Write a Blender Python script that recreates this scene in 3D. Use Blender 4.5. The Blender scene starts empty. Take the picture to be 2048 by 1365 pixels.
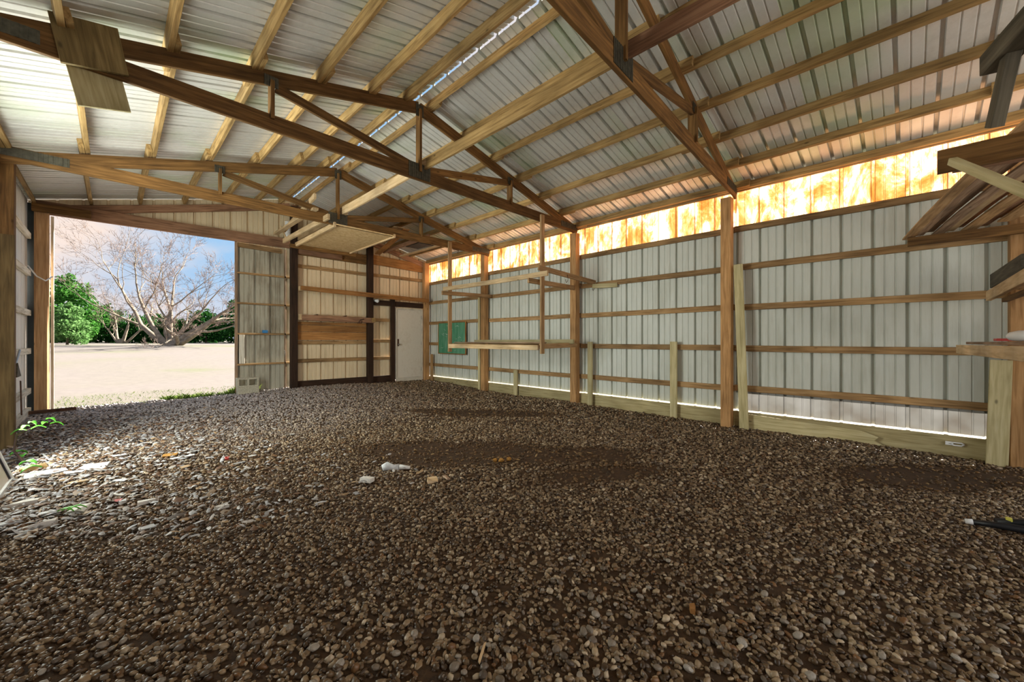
import bpy, bmesh, math, random
import numpy as np
from mathutils import Vector, Matrix, noise as mnoise

random.seed(7)
rng = np.random.default_rng(11)
S = bpy.context.scene
C = S.collection

# ------------------------------------------------------------------ camera
cam_d = bpy.data.cameras.new('camera')
cam_d.sensor_width = 36.0
cam_d.lens = 796.0 / 2048.0 * 36.0
cam_d.shift_y = -2.5 / 2048.0
cam_d.clip_end = 500
cam = bpy.data.objects.new('camera', cam_d)
cam.location = (0, 0, 1.2)
cam.rotation_euler = (math.radians(90), 0, math.radians(-45))
C.objects.link(cam)
S.camera = cam

# ------------------------------------------------------------------ sky
W = bpy.data.worlds.new('sky'); S.world = W
W.use_nodes = True
nt = W.node_tree; nt.nodes.clear()
wo = nt.nodes.new('ShaderNodeOutputWorld'); bg = nt.nodes.new('ShaderNodeBackground')
tc = nt.nodes.new('ShaderNodeTexCoord')
mp = nt.nodes.new('ShaderNodeMapping'); mp.inputs['Location'].default_value = (0.35, 0.0, 0.3)
mp.inputs['Scale'].default_value = (1, 1, 1.6)
nz = nt.nodes.new('ShaderNodeTexNoise'); nz.inputs['Scale'].default_value = 2.2
nz.inputs['Detail'].default_value = 6; nz.inputs['Roughness'].default_value = .5
rp = nt.nodes.new('ShaderNodeValToRGB')
rp.color_ramp.elements[0].position = .44; rp.color_ramp.elements[0].color = (.30, .50, .74, 1)
rp.color_ramp.elements[1].position = .58; rp.color_ramp.elements[1].color = (.80, .67, .60, 1)
nt.links.new(tc.outputs['Generated'], mp.inputs['Vector'])
nt.links.new(mp.outputs['Vector'], nz.inputs['Vector'])
nt.links.new(nz.outputs['Fac'], rp.inputs['Fac'])
nt.links.new(rp.outputs['Color'], bg.inputs['Color'])
bg.inputs['Strength'].default_value = 1.0
nt.links.new(bg.outputs['Background'], wo.inputs['Surface'])

# ------------------------------------------------------------------ sun
sd = bpy.data.lights.new('sun', 'SUN'); sd.energy = 25.0; sd.angle = math.radians(1.0)
sd.color = (1.0, .93, .82)
sun = bpy.data.objects.new('sun', sd); C.objects.link(sun)
sun.location = (30, 5, 30)
sun.rotation_euler = Vector((math.cos(math.radians(28)), .05, math.sin(math.radians(28)))).to_track_quat('Z', 'Y').to_euler()

S.view_settings.view_transform = 'Standard'
S.view_settings.look = 'None'
S.view_settings.gamma = 1.0
S.view_settings.use_curve_mapping = False
# added area lamps out of view at two open bays, brightening the interior
def fill_lamp(name, loc, rot, sx, sy, power, col):
    d = bpy.data.lights.new(name, 'AREA'); d.shape = 'RECTANGLE'; d.size = sx; d.size_y = sy
    d.energy = power; d.color = col
    o = bpy.data.objects.new(name, d); o.location = loc; o.rotation_euler = rot; C.objects.link(o)
fill_lamp('fill_side_opening', (-1.05, 5.75, 1.55), (0, math.radians(-98), math.radians(-12)), 3.0, 2.1, 265, (.96, 1.0, .89))
fill_lamp('fill_open_end', (2.9, -3.75, 1.7), (math.radians(112), 0, 0), 7.2, 3.3, 115, (1.0, .93, .82))
S.view_settings.exposure = 0.3
S.cycles.max_bounces = 10
S.cycles.diffuse_bounces = 8
S.cycles.glossy_bounces = 3
S.cycles.transmission_bounces = 6

# ------------------------------------------------------------------ materials
def new_mat(name):
    m = bpy.data.materials.new(name); m.use_nodes = True
    t = m.node_tree; t.nodes.clear()
    o = t.nodes.new('ShaderNodeOutputMaterial')
    p = t.nodes.new('ShaderNodeBsdfPrincipled')
    t.links.new(p.outputs[0], o.inputs[0])
    return m, t, p

def N(t, kind, **kw):
    n = t.nodes.new(kind)
    for k, v in kw.items():
        if hasattr(n, k): setattr(n, k, v)
        else: n.inputs[k].default_value = v
    return n

def ramp(t, fac, stops):
    r = t.nodes.new('ShaderNodeValToRGB')
    e = r.color_ramp.elements
    while len(e) < len(stops): e.new(.5)
    for i, (p, c) in enumerate(stops):
        e[i].position = p; e[i].color = (*c, 1)
    t.links.new(fac, r.inputs['Fac'])
    return r.outputs['Color']

def offset_coords(t, scale):
    tc = t.nodes.new('ShaderNodeTexCoord'); oi = t.nodes.new('ShaderNodeObjectInfo')
    mu = N(t, 'ShaderNodeMath', operation='MULTIPLY'); mu.inputs[1].default_value = 57.0
    t.links.new(oi.outputs['Random'], mu.inputs[0])
    ad = N(t, 'ShaderNodeVectorMath', operation='ADD')
    t.links.new(tc.outputs['Object'], ad.inputs[0]); t.links.new(mu.outputs[0], ad.inputs[1])
    mp = t.nodes.new('ShaderNodeMapping'); mp.inputs['Scale'].default_value = scale
    t.links.new(ad.outputs[0], mp.inputs['Vector'])
    return mp.outputs['Vector'], ad.outputs[0], oi.outputs['Random']

def bump(t, p, h, strength, dist=.01):
    b = N(t, 'ShaderNodeBump'); b.inputs['Strength'].default_value = strength
    b.inputs['Distance'].default_value = dist
    t.links.new(h, b.inputs['Height']); t.links.new(b.outputs[0], p.inputs['Normal'])

def wood(name, c1, c2, c3, rough=.75, vary=.35):
    m, t, p = new_mat(name)
    v, raw, rnd = offset_coords(t, (1.1, 16, 16))
    n = N(t, 'ShaderNodeTexNoise'); n.inputs['Scale'].default_value = 2.4
    n.inputs['Detail'].default_value = 5; n.inputs['Distortion'].default_value = .5
    t.links.new(v, n.inputs['Vector'])
    col = ramp(t, n.outputs['Fac'], [(.28, c1), (.52, c2), (.75, c3)])
    n2 = N(t, 'ShaderNodeTexNoise'); n2.inputs['Scale'].default_value = 1.7; n2.inputs['Detail'].default_value = 3
    t.links.new(raw, n2.inputs['Vector'])
    mr = N(t, 'ShaderNodeMapRange'); mr.inputs[1].default_value = .3; mr.inputs[2].default_value = .7
    mr.inputs[3].default_value = 1 - vary; mr.inputs[4].default_value = 1 + vary * .6
    t.links.new(n2.outputs['Fac'], mr.inputs[0])
    mr2 = N(t, 'ShaderNodeMapRange'); mr2.inputs[3].default_value = .8; mr2.inputs[4].default_value = 1.2
    t.links.new(rnd, mr2.inputs[0])
    mm = N(t, 'ShaderNodeMath', operation='MULTIPLY')
    t.links.new(mr.outputs[0], mm.inputs[0]); t.links.new(mr2.outputs[0], mm.inputs[1])
    # knots
    vo = N(t, 'ShaderNodeTexVoronoi'); vo.inputs['Scale'].default_value = 2.3
    mpk = t.nodes.new('ShaderNodeMapping'); mpk.inputs['Scale'].default_value = (1, 2.2, 2.2)
    t.links.new(raw, mpk.inputs['Vector']); t.links.new(mpk.outputs[0], vo.inputs['Vector'])
    kr = N(t, 'ShaderNodeMapRange'); kr.inputs[1].default_value = .03; kr.inputs[2].default_value = .075
    kr.inputs[3].default_value = .45; kr.inputs[4].default_value = 1.0
    t.links.new(vo.outputs['Distance'], kr.inputs[0])
    mk = N(t, 'ShaderNodeMath', operation='MULTIPLY')
    t.links.new(mm.outputs[0], mk.inputs[0]); t.links.new(kr.outputs[0], mk.inputs[1])
    sc = N(t, 'ShaderNodeVectorMath', operation='SCALE')
    t.links.new(col, sc.inputs[0]); t.links.new(mk.outputs[0], sc.inputs['Scale'])
    t.links.new(sc.outputs[0], p.inputs['Base Color'])
    p.inputs['Roughness'].default_value = rough
    p.inputs['Specular IOR Level'].default_value = .25
    bump(t, p, n.outputs['Fac'], .35, .004)
    return m

def plain(name, col, rough=.6, metal=0.0, vary=.15, nscale=6.0, bstr=.1):
    m, t, p = new_mat(name)
    v, raw, rnd = offset_coords(t, (1, 1, 1))
    n = N(t, 'ShaderNodeTexNoise'); n.inputs['Scale'].default_value = nscale; n.inputs['Detail'].default_value = 5
    t.links.new(v, n.inputs['Vector'])
    lo = tuple(c * (1 - vary) for c in col); hi = tuple(min(1, c * (1 + vary)) for c in col)
    t.links.new(ramp(t, n.outputs['Fac'], [(.3, lo), (.7, hi)]), p.inputs['Base Color'])
    p.inputs['Roughness'].default_value = rough; p.inputs['Metallic'].default_value = metal
    if bstr: bump(t, p, n.outputs['Fac'], bstr, .005)
    return m

def sheet_metal(name, c_clean, c_dirt, rough=.45, metal=0.0, amount=.5, bounce_tint=None):
    m, t, p = new_mat(name)
    v, raw, rnd = offset_coords(t, (9, 9, .9))
    n = N(t, 'ShaderNodeTexNoise'); n.inputs['Scale'].default_value = 1.6; n.inputs['Detail'].default_value = 6
    n.inputs['Roughness'].default_value = .65
    t.links.new(v, n.inputs['Vector'])
    n2 = N(t, 'ShaderNodeTexNoise'); n2.inputs['Scale'].default_value = 1.1; n2.inputs['Detail'].default_value = 5
    t.links.new(raw, n2.inputs['Vector'])
    mx = N(t, 'ShaderNodeMath', operation='MULTIPLY_ADD'); mx.inputs[1].default_value = .5
    t.links.new(n.outputs['Fac'], mx.inputs[0])
    hl = N(t, 'ShaderNodeMath', operation='MULTIPLY'); hl.inputs[1].default_value = .5
    t.links.new(n2.outputs['Fac'], hl.inputs[0]); t.links.new(hl.outputs[0], mx.inputs[2])
    mid = tuple(a * (1 - amount) + b * amount for a, b in zip(c_clean, c_dirt))
    col = ramp(t, mx.outputs[0], [(.36, mid), (.52, c_clean), (.66, tuple(a * .5 + b * .5 for a, b in zip(c_clean, mid)))])
    if bounce_tint:  # patchy tint that puts reflected light into the sheet colour
        n3 = N(t, 'ShaderNodeTexNoise'); n3.inputs['Scale'].default_value = .8; n3.inputs['Detail'].default_value = 3
        t.links.new(raw, n3.inputs['Vector'])
        fr = N(t, 'ShaderNodeMapRange'); fr.inputs[1].default_value = .5; fr.inputs[2].default_value = .72
        fr.inputs[4].default_value = .6
        t.links.new(n3.outputs['Fac'], fr.inputs[0])
        mi = N(t, 'ShaderNodeMix', data_type='RGBA')
        mi.inputs[7].default_value = (*bounce_tint, 1)
        t.links.new(fr.outputs[0], mi.inputs[0]); t.links.new(col, mi.inputs[6])
        col = mi.outputs[2]
    t.links.new(col, p.inputs['Base Color'])
    p.inputs['Roughness'].default_value = rough; p.inputs['Metallic'].default_value = metal
    return m

M = {}
M['truss'] = wood('old_truss_lumber', (.07, .034, .010), (.155, .078, .023), (.245, .13, .042))
M['beam'] = wood('brown_beam_lumber', (.14, .07, .038), (.29, .155, .09), (.38, .22, .13))
M['purlin'] = wood('tan_purlin_lumber', (.20, .12, .045), (.40, .255, .10), (.50, .345, .155))
M['girt'] = wood('weathered_girt_lumber', (.19, .108, .045), (.37, .225, .10), (.46, .31, .16))
M['pine'] = wood('fresh_pine_lumber', (.42, .28, .14), (.58, .42, .24), (.66, .51, .33))
M['treated'] = wood('treated_lumber', (.36, .30, .14), (.52, .45, .25), (.60, .54, .33), vary=.2)
M['scab'] = wood('olive_brown_post_board', (.10, .064, .022), (.19, .125, .048), (.26, .18, .075))
M['cornerpost'] = wood('tan_corner_post', (.34, .19, .09), (.52, .32, .165), (.60, .41, .24), vary=.25)
M['olive'] = wood('olive_brown_board', (.10, .07, .026), (.19, .135, .055), (.26, .19, .085))
M['base'] = wood('olive_base_board', (.27, .22, .10), (.40, .335, .175), (.48, .42, .24), vary=.25)
M['post'] = wood('warm_post_lumber', (.26, .135, .05), (.46, .255, .105), (.56, .34, .16))
M['darkpost'] = wood('dark_stained_post', (.02, .010, .006), (.045, .022, .012), (.07, .036, .02))
M['rackwood'] = wood('rack_lumber', (.22, .13, .06), (.40, .25, .12), (.50, .34, .19))
M['lath'] = wood('grey_brown_lath', (.16, .10, .06), (.30, .20, .13), (.42, .31, .22))
M['orange'] = wood('orange_panel_board', (.20, .085, .025), (.34, .16, .05), (.42, .22, .08))
M['white_wood'] = wood('whitewashed_lumber', (.45, .40, .30), (.76, .71, .60), (.84, .80, .71), vary=.12)
M['greywood'] = wood('grey_dark_block', (.05, .045, .03), (.10, .085, .06), (.16, .14, .10))
M['wall'] = sheet_metal('pale_grey_wall_sheet', (.625, .655, .605), (.42, .43, .35), .5, 0, .55)
M['cream'] = sheet_metal('cream_wall_sheet', (.74, .61, .41), (.42, .31, .18), .55, 0, .5)
M['white_sheet'] = sheet_metal('white_wall_sheet', (.84, .84, .82), (.66, .66, .62), .5, 0, .4)
M['door_sheet'] = sheet_metal('weathered_door_sheet', (.42, .40, .32), (.15, .115, .065), .5, 0, .85)
M['roof'] = sheet_metal('pale_roof_sheet', (.70, .70, .68), (.52, .51, .47), .38, .25, .45, bounce_tint=(.46, .60, .34))  # green tint paints grass light bounced onto the roof
M['plate'] = plain('zinc_truss_plate', (.085, .08, .06), .5, .6, .3, 30)
M['steel'] = plain('dull_steel', (.35, .34, .32), .4, .8)
M['rust'] = plain('rusty_iron', (.10, .05, .03), .85, .2, .4, 20, .3)
M['door'] = sheet_metal('off_white_door_paint', (.72, .66, .57), (.48, .38, .26), .5, 0, .35)
M['door_frame'] = plain('door_frame_paint', (.62, .56, .46), .6)
M['chalk'] = sheet_metal('green_chalkboard', (.04, .22, .11), (.16, .36, .24), .6, 0, .8)
M['chalkline'] = plain('white_chalk', (.55, .65, .58), .9)
M['cinder'] = plain('concrete_block', (.45, .42, .33), .95, 0, .25, 40, .5)
M['blue'] = plain('blue_plastic', (.01, .17, .42), .4)
M['white'] = plain('white_plastic', (.75, .76, .76), .45, 0, .08)
M['paper'] = plain('dirty_paper', (.62, .64, .66), .8, 0, .2, 20, .4)
M['foam'] = plain('foam_scrap', (.72, .70, .66), .9, 0, .1, 40, .3)
M['black'] = plain('black_rubber', (.008, .009, .012), .45, 0, .2)
M['yellow'] = plain('yellow_paint', (.62, .58, .10), .5)
M['red'] = plain('red_plastic', (.45, .05, .04), .5)
M['ochre'] = plain('yellow_ochre', (.38, .19, .035), .8, 0, .3, 30)
M['leaf_brown'] = plain('dead_leaf', (.16, .07, .025), .8, 0, .5, 25)
M['leaf_green'] = plain('fresh_leaf', (.10, .42, .03), .5, 0, .3, 20)
M['stem'] = plain('weed_stem', (.07, .035, .025), .8)
M['bark'] = plain('pale_bark', (.20, .16, .12), .95, 0, .4, 5, .6)
M['bark_dark'] = plain('dark_bark', (.14, .10, .07), .95, 0, .4, 5, .6)
M['twig'] = plain('pinkish_twig', (.19, .135, .11), .95, 0, .3, 4, 0)
M['slate'] = plain('slate_blue_trim', (.05, .065, .075), .7)
M['box'] = plain('dark_box', (.03, .028, .03), .6)
M['crumb'] = plain('peat_clod', (.03, .018, .01), .95, 0, .4, 40, .5)

def osb():
    m, t, p = new_mat('osb_sheathing')
    v, raw, rnd = offset_coords(t, (18, 9, 9))
    vo = N(t, 'ShaderNodeTexVoronoi'); vo.inputs['Scale'].default_value = 2.5
    t.links.new(v, vo.inputs['Vector'])
    n = N(t, 'ShaderNodeTexNoise'); n.inputs['Scale'].default_value = 3; n.inputs['Detail'].default_value = 4
    t.links.new(raw, n.inputs['Vector'])
    c1 = ramp(t, vo.outputs['Color'], [(.1, (.58, .37, .16)), (.6, (.74, .53, .27)), (.95, (.80, .62, .36))])
    t.links.new(c1, p.inputs['Base Color']); p.inputs['Roughness'].default_value = .8
    return m
M['osb'] = osb()

def fibreglass():
    m = bpy.data.materials.new('stained_translucent_fibreglass'); m.use_nodes = True
    t = m.node_tree; t.nodes.clear()
    o = t.nodes.new('ShaderNodeOutputMaterial')
    v, raw, rnd = offset_coords(t, (2.2, 2.2, 1.3))
    n = N(t, 'ShaderNodeTexNoise'); n.inputs['Scale'].default_value = 1.5; n.inputs['Detail'].default_value = 8
    n.inputs['Roughness'].default_value = .72; n.inputs['Distortion'].default_value = .5
    t.links.new(v, n.inputs['Vector'])
    col = ramp(t, n.outputs['Fac'], [(.36, (.18, .055, .009)), (.44, (.28, .10, .026)), (.50, (.36, .175, .08)), (.57, (.66, .46, .30))])
    tr = t.nodes.new('ShaderNodeBsdfTranslucent'); df = t.nodes.new('ShaderNodeBsdfDiffuse')
    t.links.new(col, tr.inputs['Color']); df.inputs['Color'].default_value = (.6, .45, .28, 1)
    mx = t.nodes.new('ShaderNodeMixShader'); mx.inputs[0].default_value = .12
    t.links.new(tr.outputs[0], mx.inputs[1]); t.links.new(df.outputs[0], mx.inputs[2])
    t.links.new(mx.outputs[0], o.inputs[0])
    return m
M['fibre'] = fibreglass()
def milky():
    m = bpy.data.materials.new('milky_skirt_sheet'); m.use_nodes = True
    t = m.node_tree; t.nodes.clear()
    o = t.nodes.new('ShaderNodeOutputMaterial')
    v, raw, rnd = offset_coords(t, (3, 3, 3))
    n = N(t, 'ShaderNodeTexNoise'); n.inputs['Scale'].default_value = 1.2; n.inputs['Detail'].default_value = 6
    t.links.new(v, n.inputs['Vector'])
    col = ramp(t, n.outputs['Fac'], [(.3, (.035, .028, .022)), (.5, (.06, .058, .054)), (.7, (.085, .084, .082))])
    tr = t.nodes.new('ShaderNodeBsdfTranslucent'); df = t.nodes.new('ShaderNodeBsdfDiffuse')
    t.links.new(col, tr.inputs['Color']); df.inputs['Color'].default_value = (.55, .55, .53, 1)
    ad = t.nodes.new('ShaderNodeMixShader'); ad.inputs[0].default_value = .5
    t.links.new(tr.outputs[0], ad.inputs[1]); t.links.new(df.outputs[0], ad.inputs[2])
    t.links.new(ad.outputs[0], o.inputs[0])
    return m
M['milky'] = milky()

def leaf_mat(name, c1, c2):
    m = bpy.data.materials.new(name); m.use_nodes = True
    t = m.node_tree; t.nodes.clear()
    o = t.nodes.new('ShaderNodeOutputMaterial')
    ge = t.nodes.new('ShaderNodeNewGeometry')
    col = ramp(t, ge.outputs['Random Per Island'], [(0, c1), (1, c2)])
    df = t.nodes.new('ShaderNodeBsdfDiffuse'); tr = t.nodes.new('ShaderNodeBsdfTranslucent')
    t.links.new(col, df.inputs['Color']); t.links.new(col, tr.inputs['Color'])
    mx = t.nodes.new('ShaderNodeMixShader'); mx.inputs[0].default_value = .35
    t.links.new(df.outputs[0], mx.inputs[1]); t.links.new(tr.outputs[0], mx.inputs[2])
    t.links.new(mx.outputs[0], o.inputs[0])
    return m
M['leaf_light'] = leaf_mat('light_green_leaves', (.075, .18, .045), (.18, .31, .12))
M['leaf_mid'] = leaf_mat('mid_green_leaves', (.025, .105, .016), (.08, .22, .04))
M['leaf_dark'] = leaf_mat('dark_green_leaves', (.008, .038, .01), (.032, .11, .022))
M['blade'] = leaf_mat('grass_blades', (.06, .12, .02), (.16, .21, .05))

def attr_mat(name, rough):
    m, t, p = new_mat(name)
    a = N(t, 'ShaderNodeAttribute'); a.attribute_name = 'Col'
    tc = t.nodes.new('ShaderNodeTexCoord')
    n = N(t, 'ShaderNodeTexNoise'); n.inputs['Scale'].default_value = 90; n.inputs['Detail'].default_value = 3
    t.links.new(tc.outputs['Object'], n.inputs['Vector'])
    mr = N(t, 'ShaderNodeMapRange'); mr.inputs[3].default_value = .7; mr.inputs[4].default_value = 1.3
    t.links.new(n.outputs['Fac'], mr.inputs[0])
    sc = N(t, 'ShaderNodeVectorMath', operation='SCALE')
    t.links.new(a.outputs['Color'], sc.inputs[0]); t.links.new(mr.outputs[0], sc.inputs['Scale'])
    t.links.new(sc.outputs[0], p.inputs['Base Color'])
    p.inputs['Roughness'].default_value = rough
    return m
M['gravel'] = attr_mat('river_gravel', .42)
M['litter'] = attr_mat('ground_litter', .6)

def single_stone():
    m, t, p = new_mat('river_stone')
    oi = t.nodes.new('ShaderNodeObjectInfo'); tc = t.nodes.new('ShaderNodeTexCoord')
    n = N(t, 'ShaderNodeTexNoise'); n.inputs['Scale'].default_value = 1.5; n.inputs['Detail'].default_value = 4
    t.links.new(tc.outputs['Object'], n.inputs['Vector'])
    col = ramp(t, oi.outputs['Random'], [(0, (.07, .05, .035)), (.3, (.15, .115, .08)), (.6, (.21, .175, .135)), (.85, (.29, .25, .20)), (1, (.38, .35, .31))])
    mr = N(t, 'ShaderNodeMapRange'); mr.inputs[3].default_value = .65; mr.inputs[4].default_value = 1.35
    t.links.new(n.outputs['Fac'], mr.inputs[0])
    sc = N(t, 'ShaderNodeVectorMath', operation='SCALE')
    t.links.new(col, sc.inputs[0]); t.links.new(mr.outputs[0], sc.inputs['Scale'])
    t.links.new(sc.outputs[0], p.inputs['Base Color']); p.inputs['Roughness'].default_value = .55
    return m
M['stone'] = single_stone()

def soil_mat():
    m, t, p = new_mat('dark_soil')
    tc = t.nodes.new('ShaderNodeTexCoord')
    n = N(t, 'ShaderNodeTexNoise'); n.inputs['Scale'].default_value = 18; n.inputs['Detail'].default_value = 8
    n.inputs['Roughness'].default_value = .7
    t.links.new(tc.outputs['Object'], n.inputs['Vector'])
    t.links.new(ramp(t, n.outputs['Fac'], [(.3, (.022, .010, .003)), (.6, (.072, .034, .009)), (.8, (.14, .075, .024))]), p.inputs['Base Color'])
    p.inputs['Roughness'].default_value = .95
    bump(t, p, n.outputs['Fac'], .8, .02)
    return m
M['soil'] = soil_mat()

def lawn_mat():
    m, t, p = new_mat('dry_pale_lawn')
    tc = t.nodes.new('ShaderNodeTexCoord')
    n = N(t, 'ShaderNodeTexNoise'); n.inputs['Scale'].default_value = .16; n.inputs['Detail'].default_value = 5
    t.links.new(tc.outputs['Object'], n.inputs['Vector'])
    n2 = N(t, 'ShaderNodeTexNoise'); n2.inputs['Scale'].default_value = 5.0; n2.inputs['Detail'].default_value = 8
    n2.inputs['Roughness'].default_value = .75
    t.links.new(tc.outputs['Object'], n2.inputs['Vector'])
    base = ramp(t, n.outputs['Fac'], [(.42, (.160, .137, .124)), (.56, (.155, .136, .113)), (.66, (.12, .13, .062))])
    mr = N(t, 'ShaderNodeMapRange'); mr.inputs[1].default_value = .25; mr.inputs[2].default_value = .6
    mr.inputs[3].default_value = .75; mr.inputs[4].default_value = 1.05
    t.links.new(n2.outputs['Fac'], mr.inputs[0])
    sc = N(t, 'ShaderNodeVectorMath', operation='SCALE')
    t.links.new(base, sc.inputs[0]); t.links.new(mr.outputs[0], sc.inputs['Scale'])
    t.links.new(sc.outputs[0], p.inputs['Base Color']); p.inputs['Roughness'].default_value = .95
    return m
M['lawn'] = lawn_mat()

# ------------------------------------------------------------------ helpers
def link(o, parent=None):
    C.objects.link(o)
    if parent is not None:
        o.parent = parent
        o.matrix_parent_inverse = parent.matrix_basis.inverted()
    return o

def tag(o, label=None, cat=None, group=None, kind=None):
    if label: o['label'] = label
    if cat: o['category'] = cat
    if group: o['group'] = group
    if kind: o['kind'] = kind
    return o

def empty(name, loc, label=None, cat=None, group=None, kind=None):
    o = bpy.data.objects.new(name, None); o.empty_display_size = .1
    o.location = loc
    C.objects.link(o)
    return tag(o, label, cat, group, kind)

def mesh_obj(name, verts, faces, mat, parent=None, mw=None, smooth=False):
    me = bpy.data.meshes.new(name); me.from_pydata(verts, [], faces); me.update()
    me.materials.append(mat)
    if smooth: me.polygons.foreach_set('use_smooth', [True] * len(me.polygons))
    o = bpy.data.objects.new(name, me)
    if mw is not None: o.matrix_basis = mw
    return link(o, parent)

def bm_obj(name, bm, mat, parent=None, mw=None, smooth=False):
    me = bpy.data.meshes.new(name); bm.to_mesh(me); bm.free()
    me.materials.append(mat)
    if smooth: me.polygons.foreach_set('use_smooth', [True] * len(me.polygons))
    o = bpy.data.objects.new(name, me)
    if mw is not None: o.matrix_basis = mw
    return link(o, parent)

def frame(p0, p1, up):
    x = (p1 - p0).normalized()
    u = Vector(up)
    y = u.cross(x)
    if y.length < 1e-4: y = Vector((0, 1, 0)).cross(x)
    y.normalize(); z = x.cross(y).normalized()
    m = Matrix((x, y, z)).transposed().to_4x4()
    m.translation = (p0 + p1) / 2
    return m

def cbox(L, w, h, b, twist=0, sag=0, seg=1):
    """chamfered board, length along x"""
    verts = []; faces = []
    prof = [(-w/2+b, -h/2), (w/2-b, -h/2), (w/2, -h/2+b), (w/2, h/2-b), (w/2-b, h/2), (-w/2+b, h/2), (-w/2, h/2-b), (-w/2, -h/2+b)]
    n = 8
    for i in range(seg + 1):
        f = i / seg
        a = twist * (f - .5); dz = -sag * 4 * f * (1 - f)
        ca, sa = math.cos(a), math.sin(a)
        for (y, z) in prof:
            verts.append((-L/2 + L * f, y * ca - z * sa, y * sa + z * ca + dz))
    for i in range(seg):
        for k in range(n):
            a = i * n + k; b2 = i * n + (k + 1) % n
            faces.append((a, b2, b2 + n, a + n))
    faces.append(tuple(reversed(range(n))))
    faces.append(tuple(range(seg * n, seg * n + n)))
    return verts, faces

def beam(name, p0, p1, w, h, mat, parent=None, up=(0, 0, 1), b=.003, twist=0, sag=0, seg=1):
    """board from p0 to p1 (centre line); h along 'up', w across"""
    p0, p1 = Vector(p0), Vector(p1)
    L = (p1 - p0).length
    v, f = cbox(L, w, h, min(b, w * .2, h * .2), twist, sag, seg)
    return mesh_obj(name, v, f, M[mat], parent, frame(p0, p1, up))

def box(name, lo, hi, mat, parent=None, b=.003):
    """axis aligned board; local x along its longest side"""
    lo, hi = Vector(lo), Vector(hi)
    d = hi - lo; c = (lo + hi) / 2
    ax = max(range(3), key=lambda i: d[i])
    e = Vector((0, 0, 0)); e[ax] = d[ax] / 2
    if ax == 2:
        return beam(name, c - e, c + e, d[0], d[1], mat, parent, up=(0, 1, 0), b=b)
    if ax == 0:
        return beam(name, c - e, c + e, d[1], d[2], mat, parent, b=b)
    return beam(name, c - e, c + e, d[0], d[2], mat, parent, b=b)

def tube_mesh(pts, rad, sides=8, cap=True):
    pts = [Vector(p) for p in pts]
    verts, faces = [], []
    n = len(pts)
    ref = Vector((0, 0, 1))
    for i, p in enumerate(pts):
        a = pts[max(0, i-1)]; c = pts[min(n-1, i+1)]
        t = (c - a).normalized()
        r_ = ref if abs(t.dot(ref)) < .95 else Vector((1, 0, 0))
        x = r_.cross(t).normalized(); y = t.cross(x)
        r = rad[i] if hasattr(rad, '__len__') else rad
        for k in range(sides):
            an = 2 * math.pi * k / sides
            verts.append(p + (x * math.cos(an) + y * math.sin(an)) * r)
    for i in range(n - 1):
        for k in range(sides):
            a = i * sides + k; b = i * sides + (k + 1) % sides
            faces.append((a, b, b + sides, a + sides))
    if cap:
        faces.append(tuple(reversed(range(sides))))
        faces.append(tuple(range((n-1) * sides, n * sides)))
    return verts, faces

def tube(name, pts, rad, mat, parent=None, sides=8):
    v, f = tube_mesh(pts, rad, sides)
    return mesh_obj(name, v, f, M[mat], parent, None, True)

def sm(a, b, x):
    t = min(1, max(0, (x - a) / (b - a))); return t * t * (3 - 2 * t)

# ------------------------------------------------------------------ key dimensions (metres)
XR, XL, YF = 6.66, -1.00, 10.22          # wall sheet planes
RX, RZ, SL = 2.90, 4.48, .25             # ridge and slope of the roof sheet's underside
def roof_z(x): return RZ - SL * abs(x - RX)
BAYS = [10.14, 7.43, 4.68, 1.88, -.86, -3.6]      # post lines (near faces), far to near
GIRTS = [.47, 1.08, 1.69, 2.28, 2.86]

def soil_patch(x, y):
    """0..1 where bare brown soil shows through the gravel"""
    def ell(cx, cy, ax, ay, ang):
        c, s = math.cos(ang), math.sin(ang)
        dx, dy = x - cx, y - cy
        u, v = (dx * c + dy * s) / ax, (-dx * s + dy * c) / ay
        return math.exp(-(u*u + v*v) ** 1.5)
    a = ell(2.75, 3.75, 1.15, .50, -.80)
    a = np.maximum(a, ell(3.55, 2.75, .95, .36, -.75) * .9)
    a = max(a, ell(4.6, 5.35, 1.35, .34, -.92))
    a = max(a, ell(5.5, -.15, 1.05, .34, -.75))
    a = max(a, ell(3.3, 2.15, .9, .30, -.6) * .55)
    n = mnoise.noise(Vector((x * 2.3, y * 2.3, 1.7))) * .35 + mnoise.noise(Vector((x * 7, y * 7, 4))) * .2
    return min(1, max(0, (a + n * (.2 + a) - .16) * 2.1))

def gz(x, y):
    z = -.095 + sm(6.3, 10.1, y) * (.10 + .075 * math.exp(-((x - 3.6) / 1.6) ** 2))
    z += .02 * mnoise.noise(Vector((x * .9, y * .9, 0))) + .012 * mnoise.noise(Vector((x * 2.6, y * 2.6, 3)))
    for cx, cy, r, d in ((2.75, 3.75, .6, .035), (4.6, 5.35, .6, .03), (5.5, -.15, .5, .03)):
        z -= d * math.exp(-((x - cx) ** 2 + (y - cy) ** 2) / (r * r))
    z += .06 * math.exp(-((x - 6.2) / .35) ** 2 - ((y - 5.2) / .9) ** 2)
    return z

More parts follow.
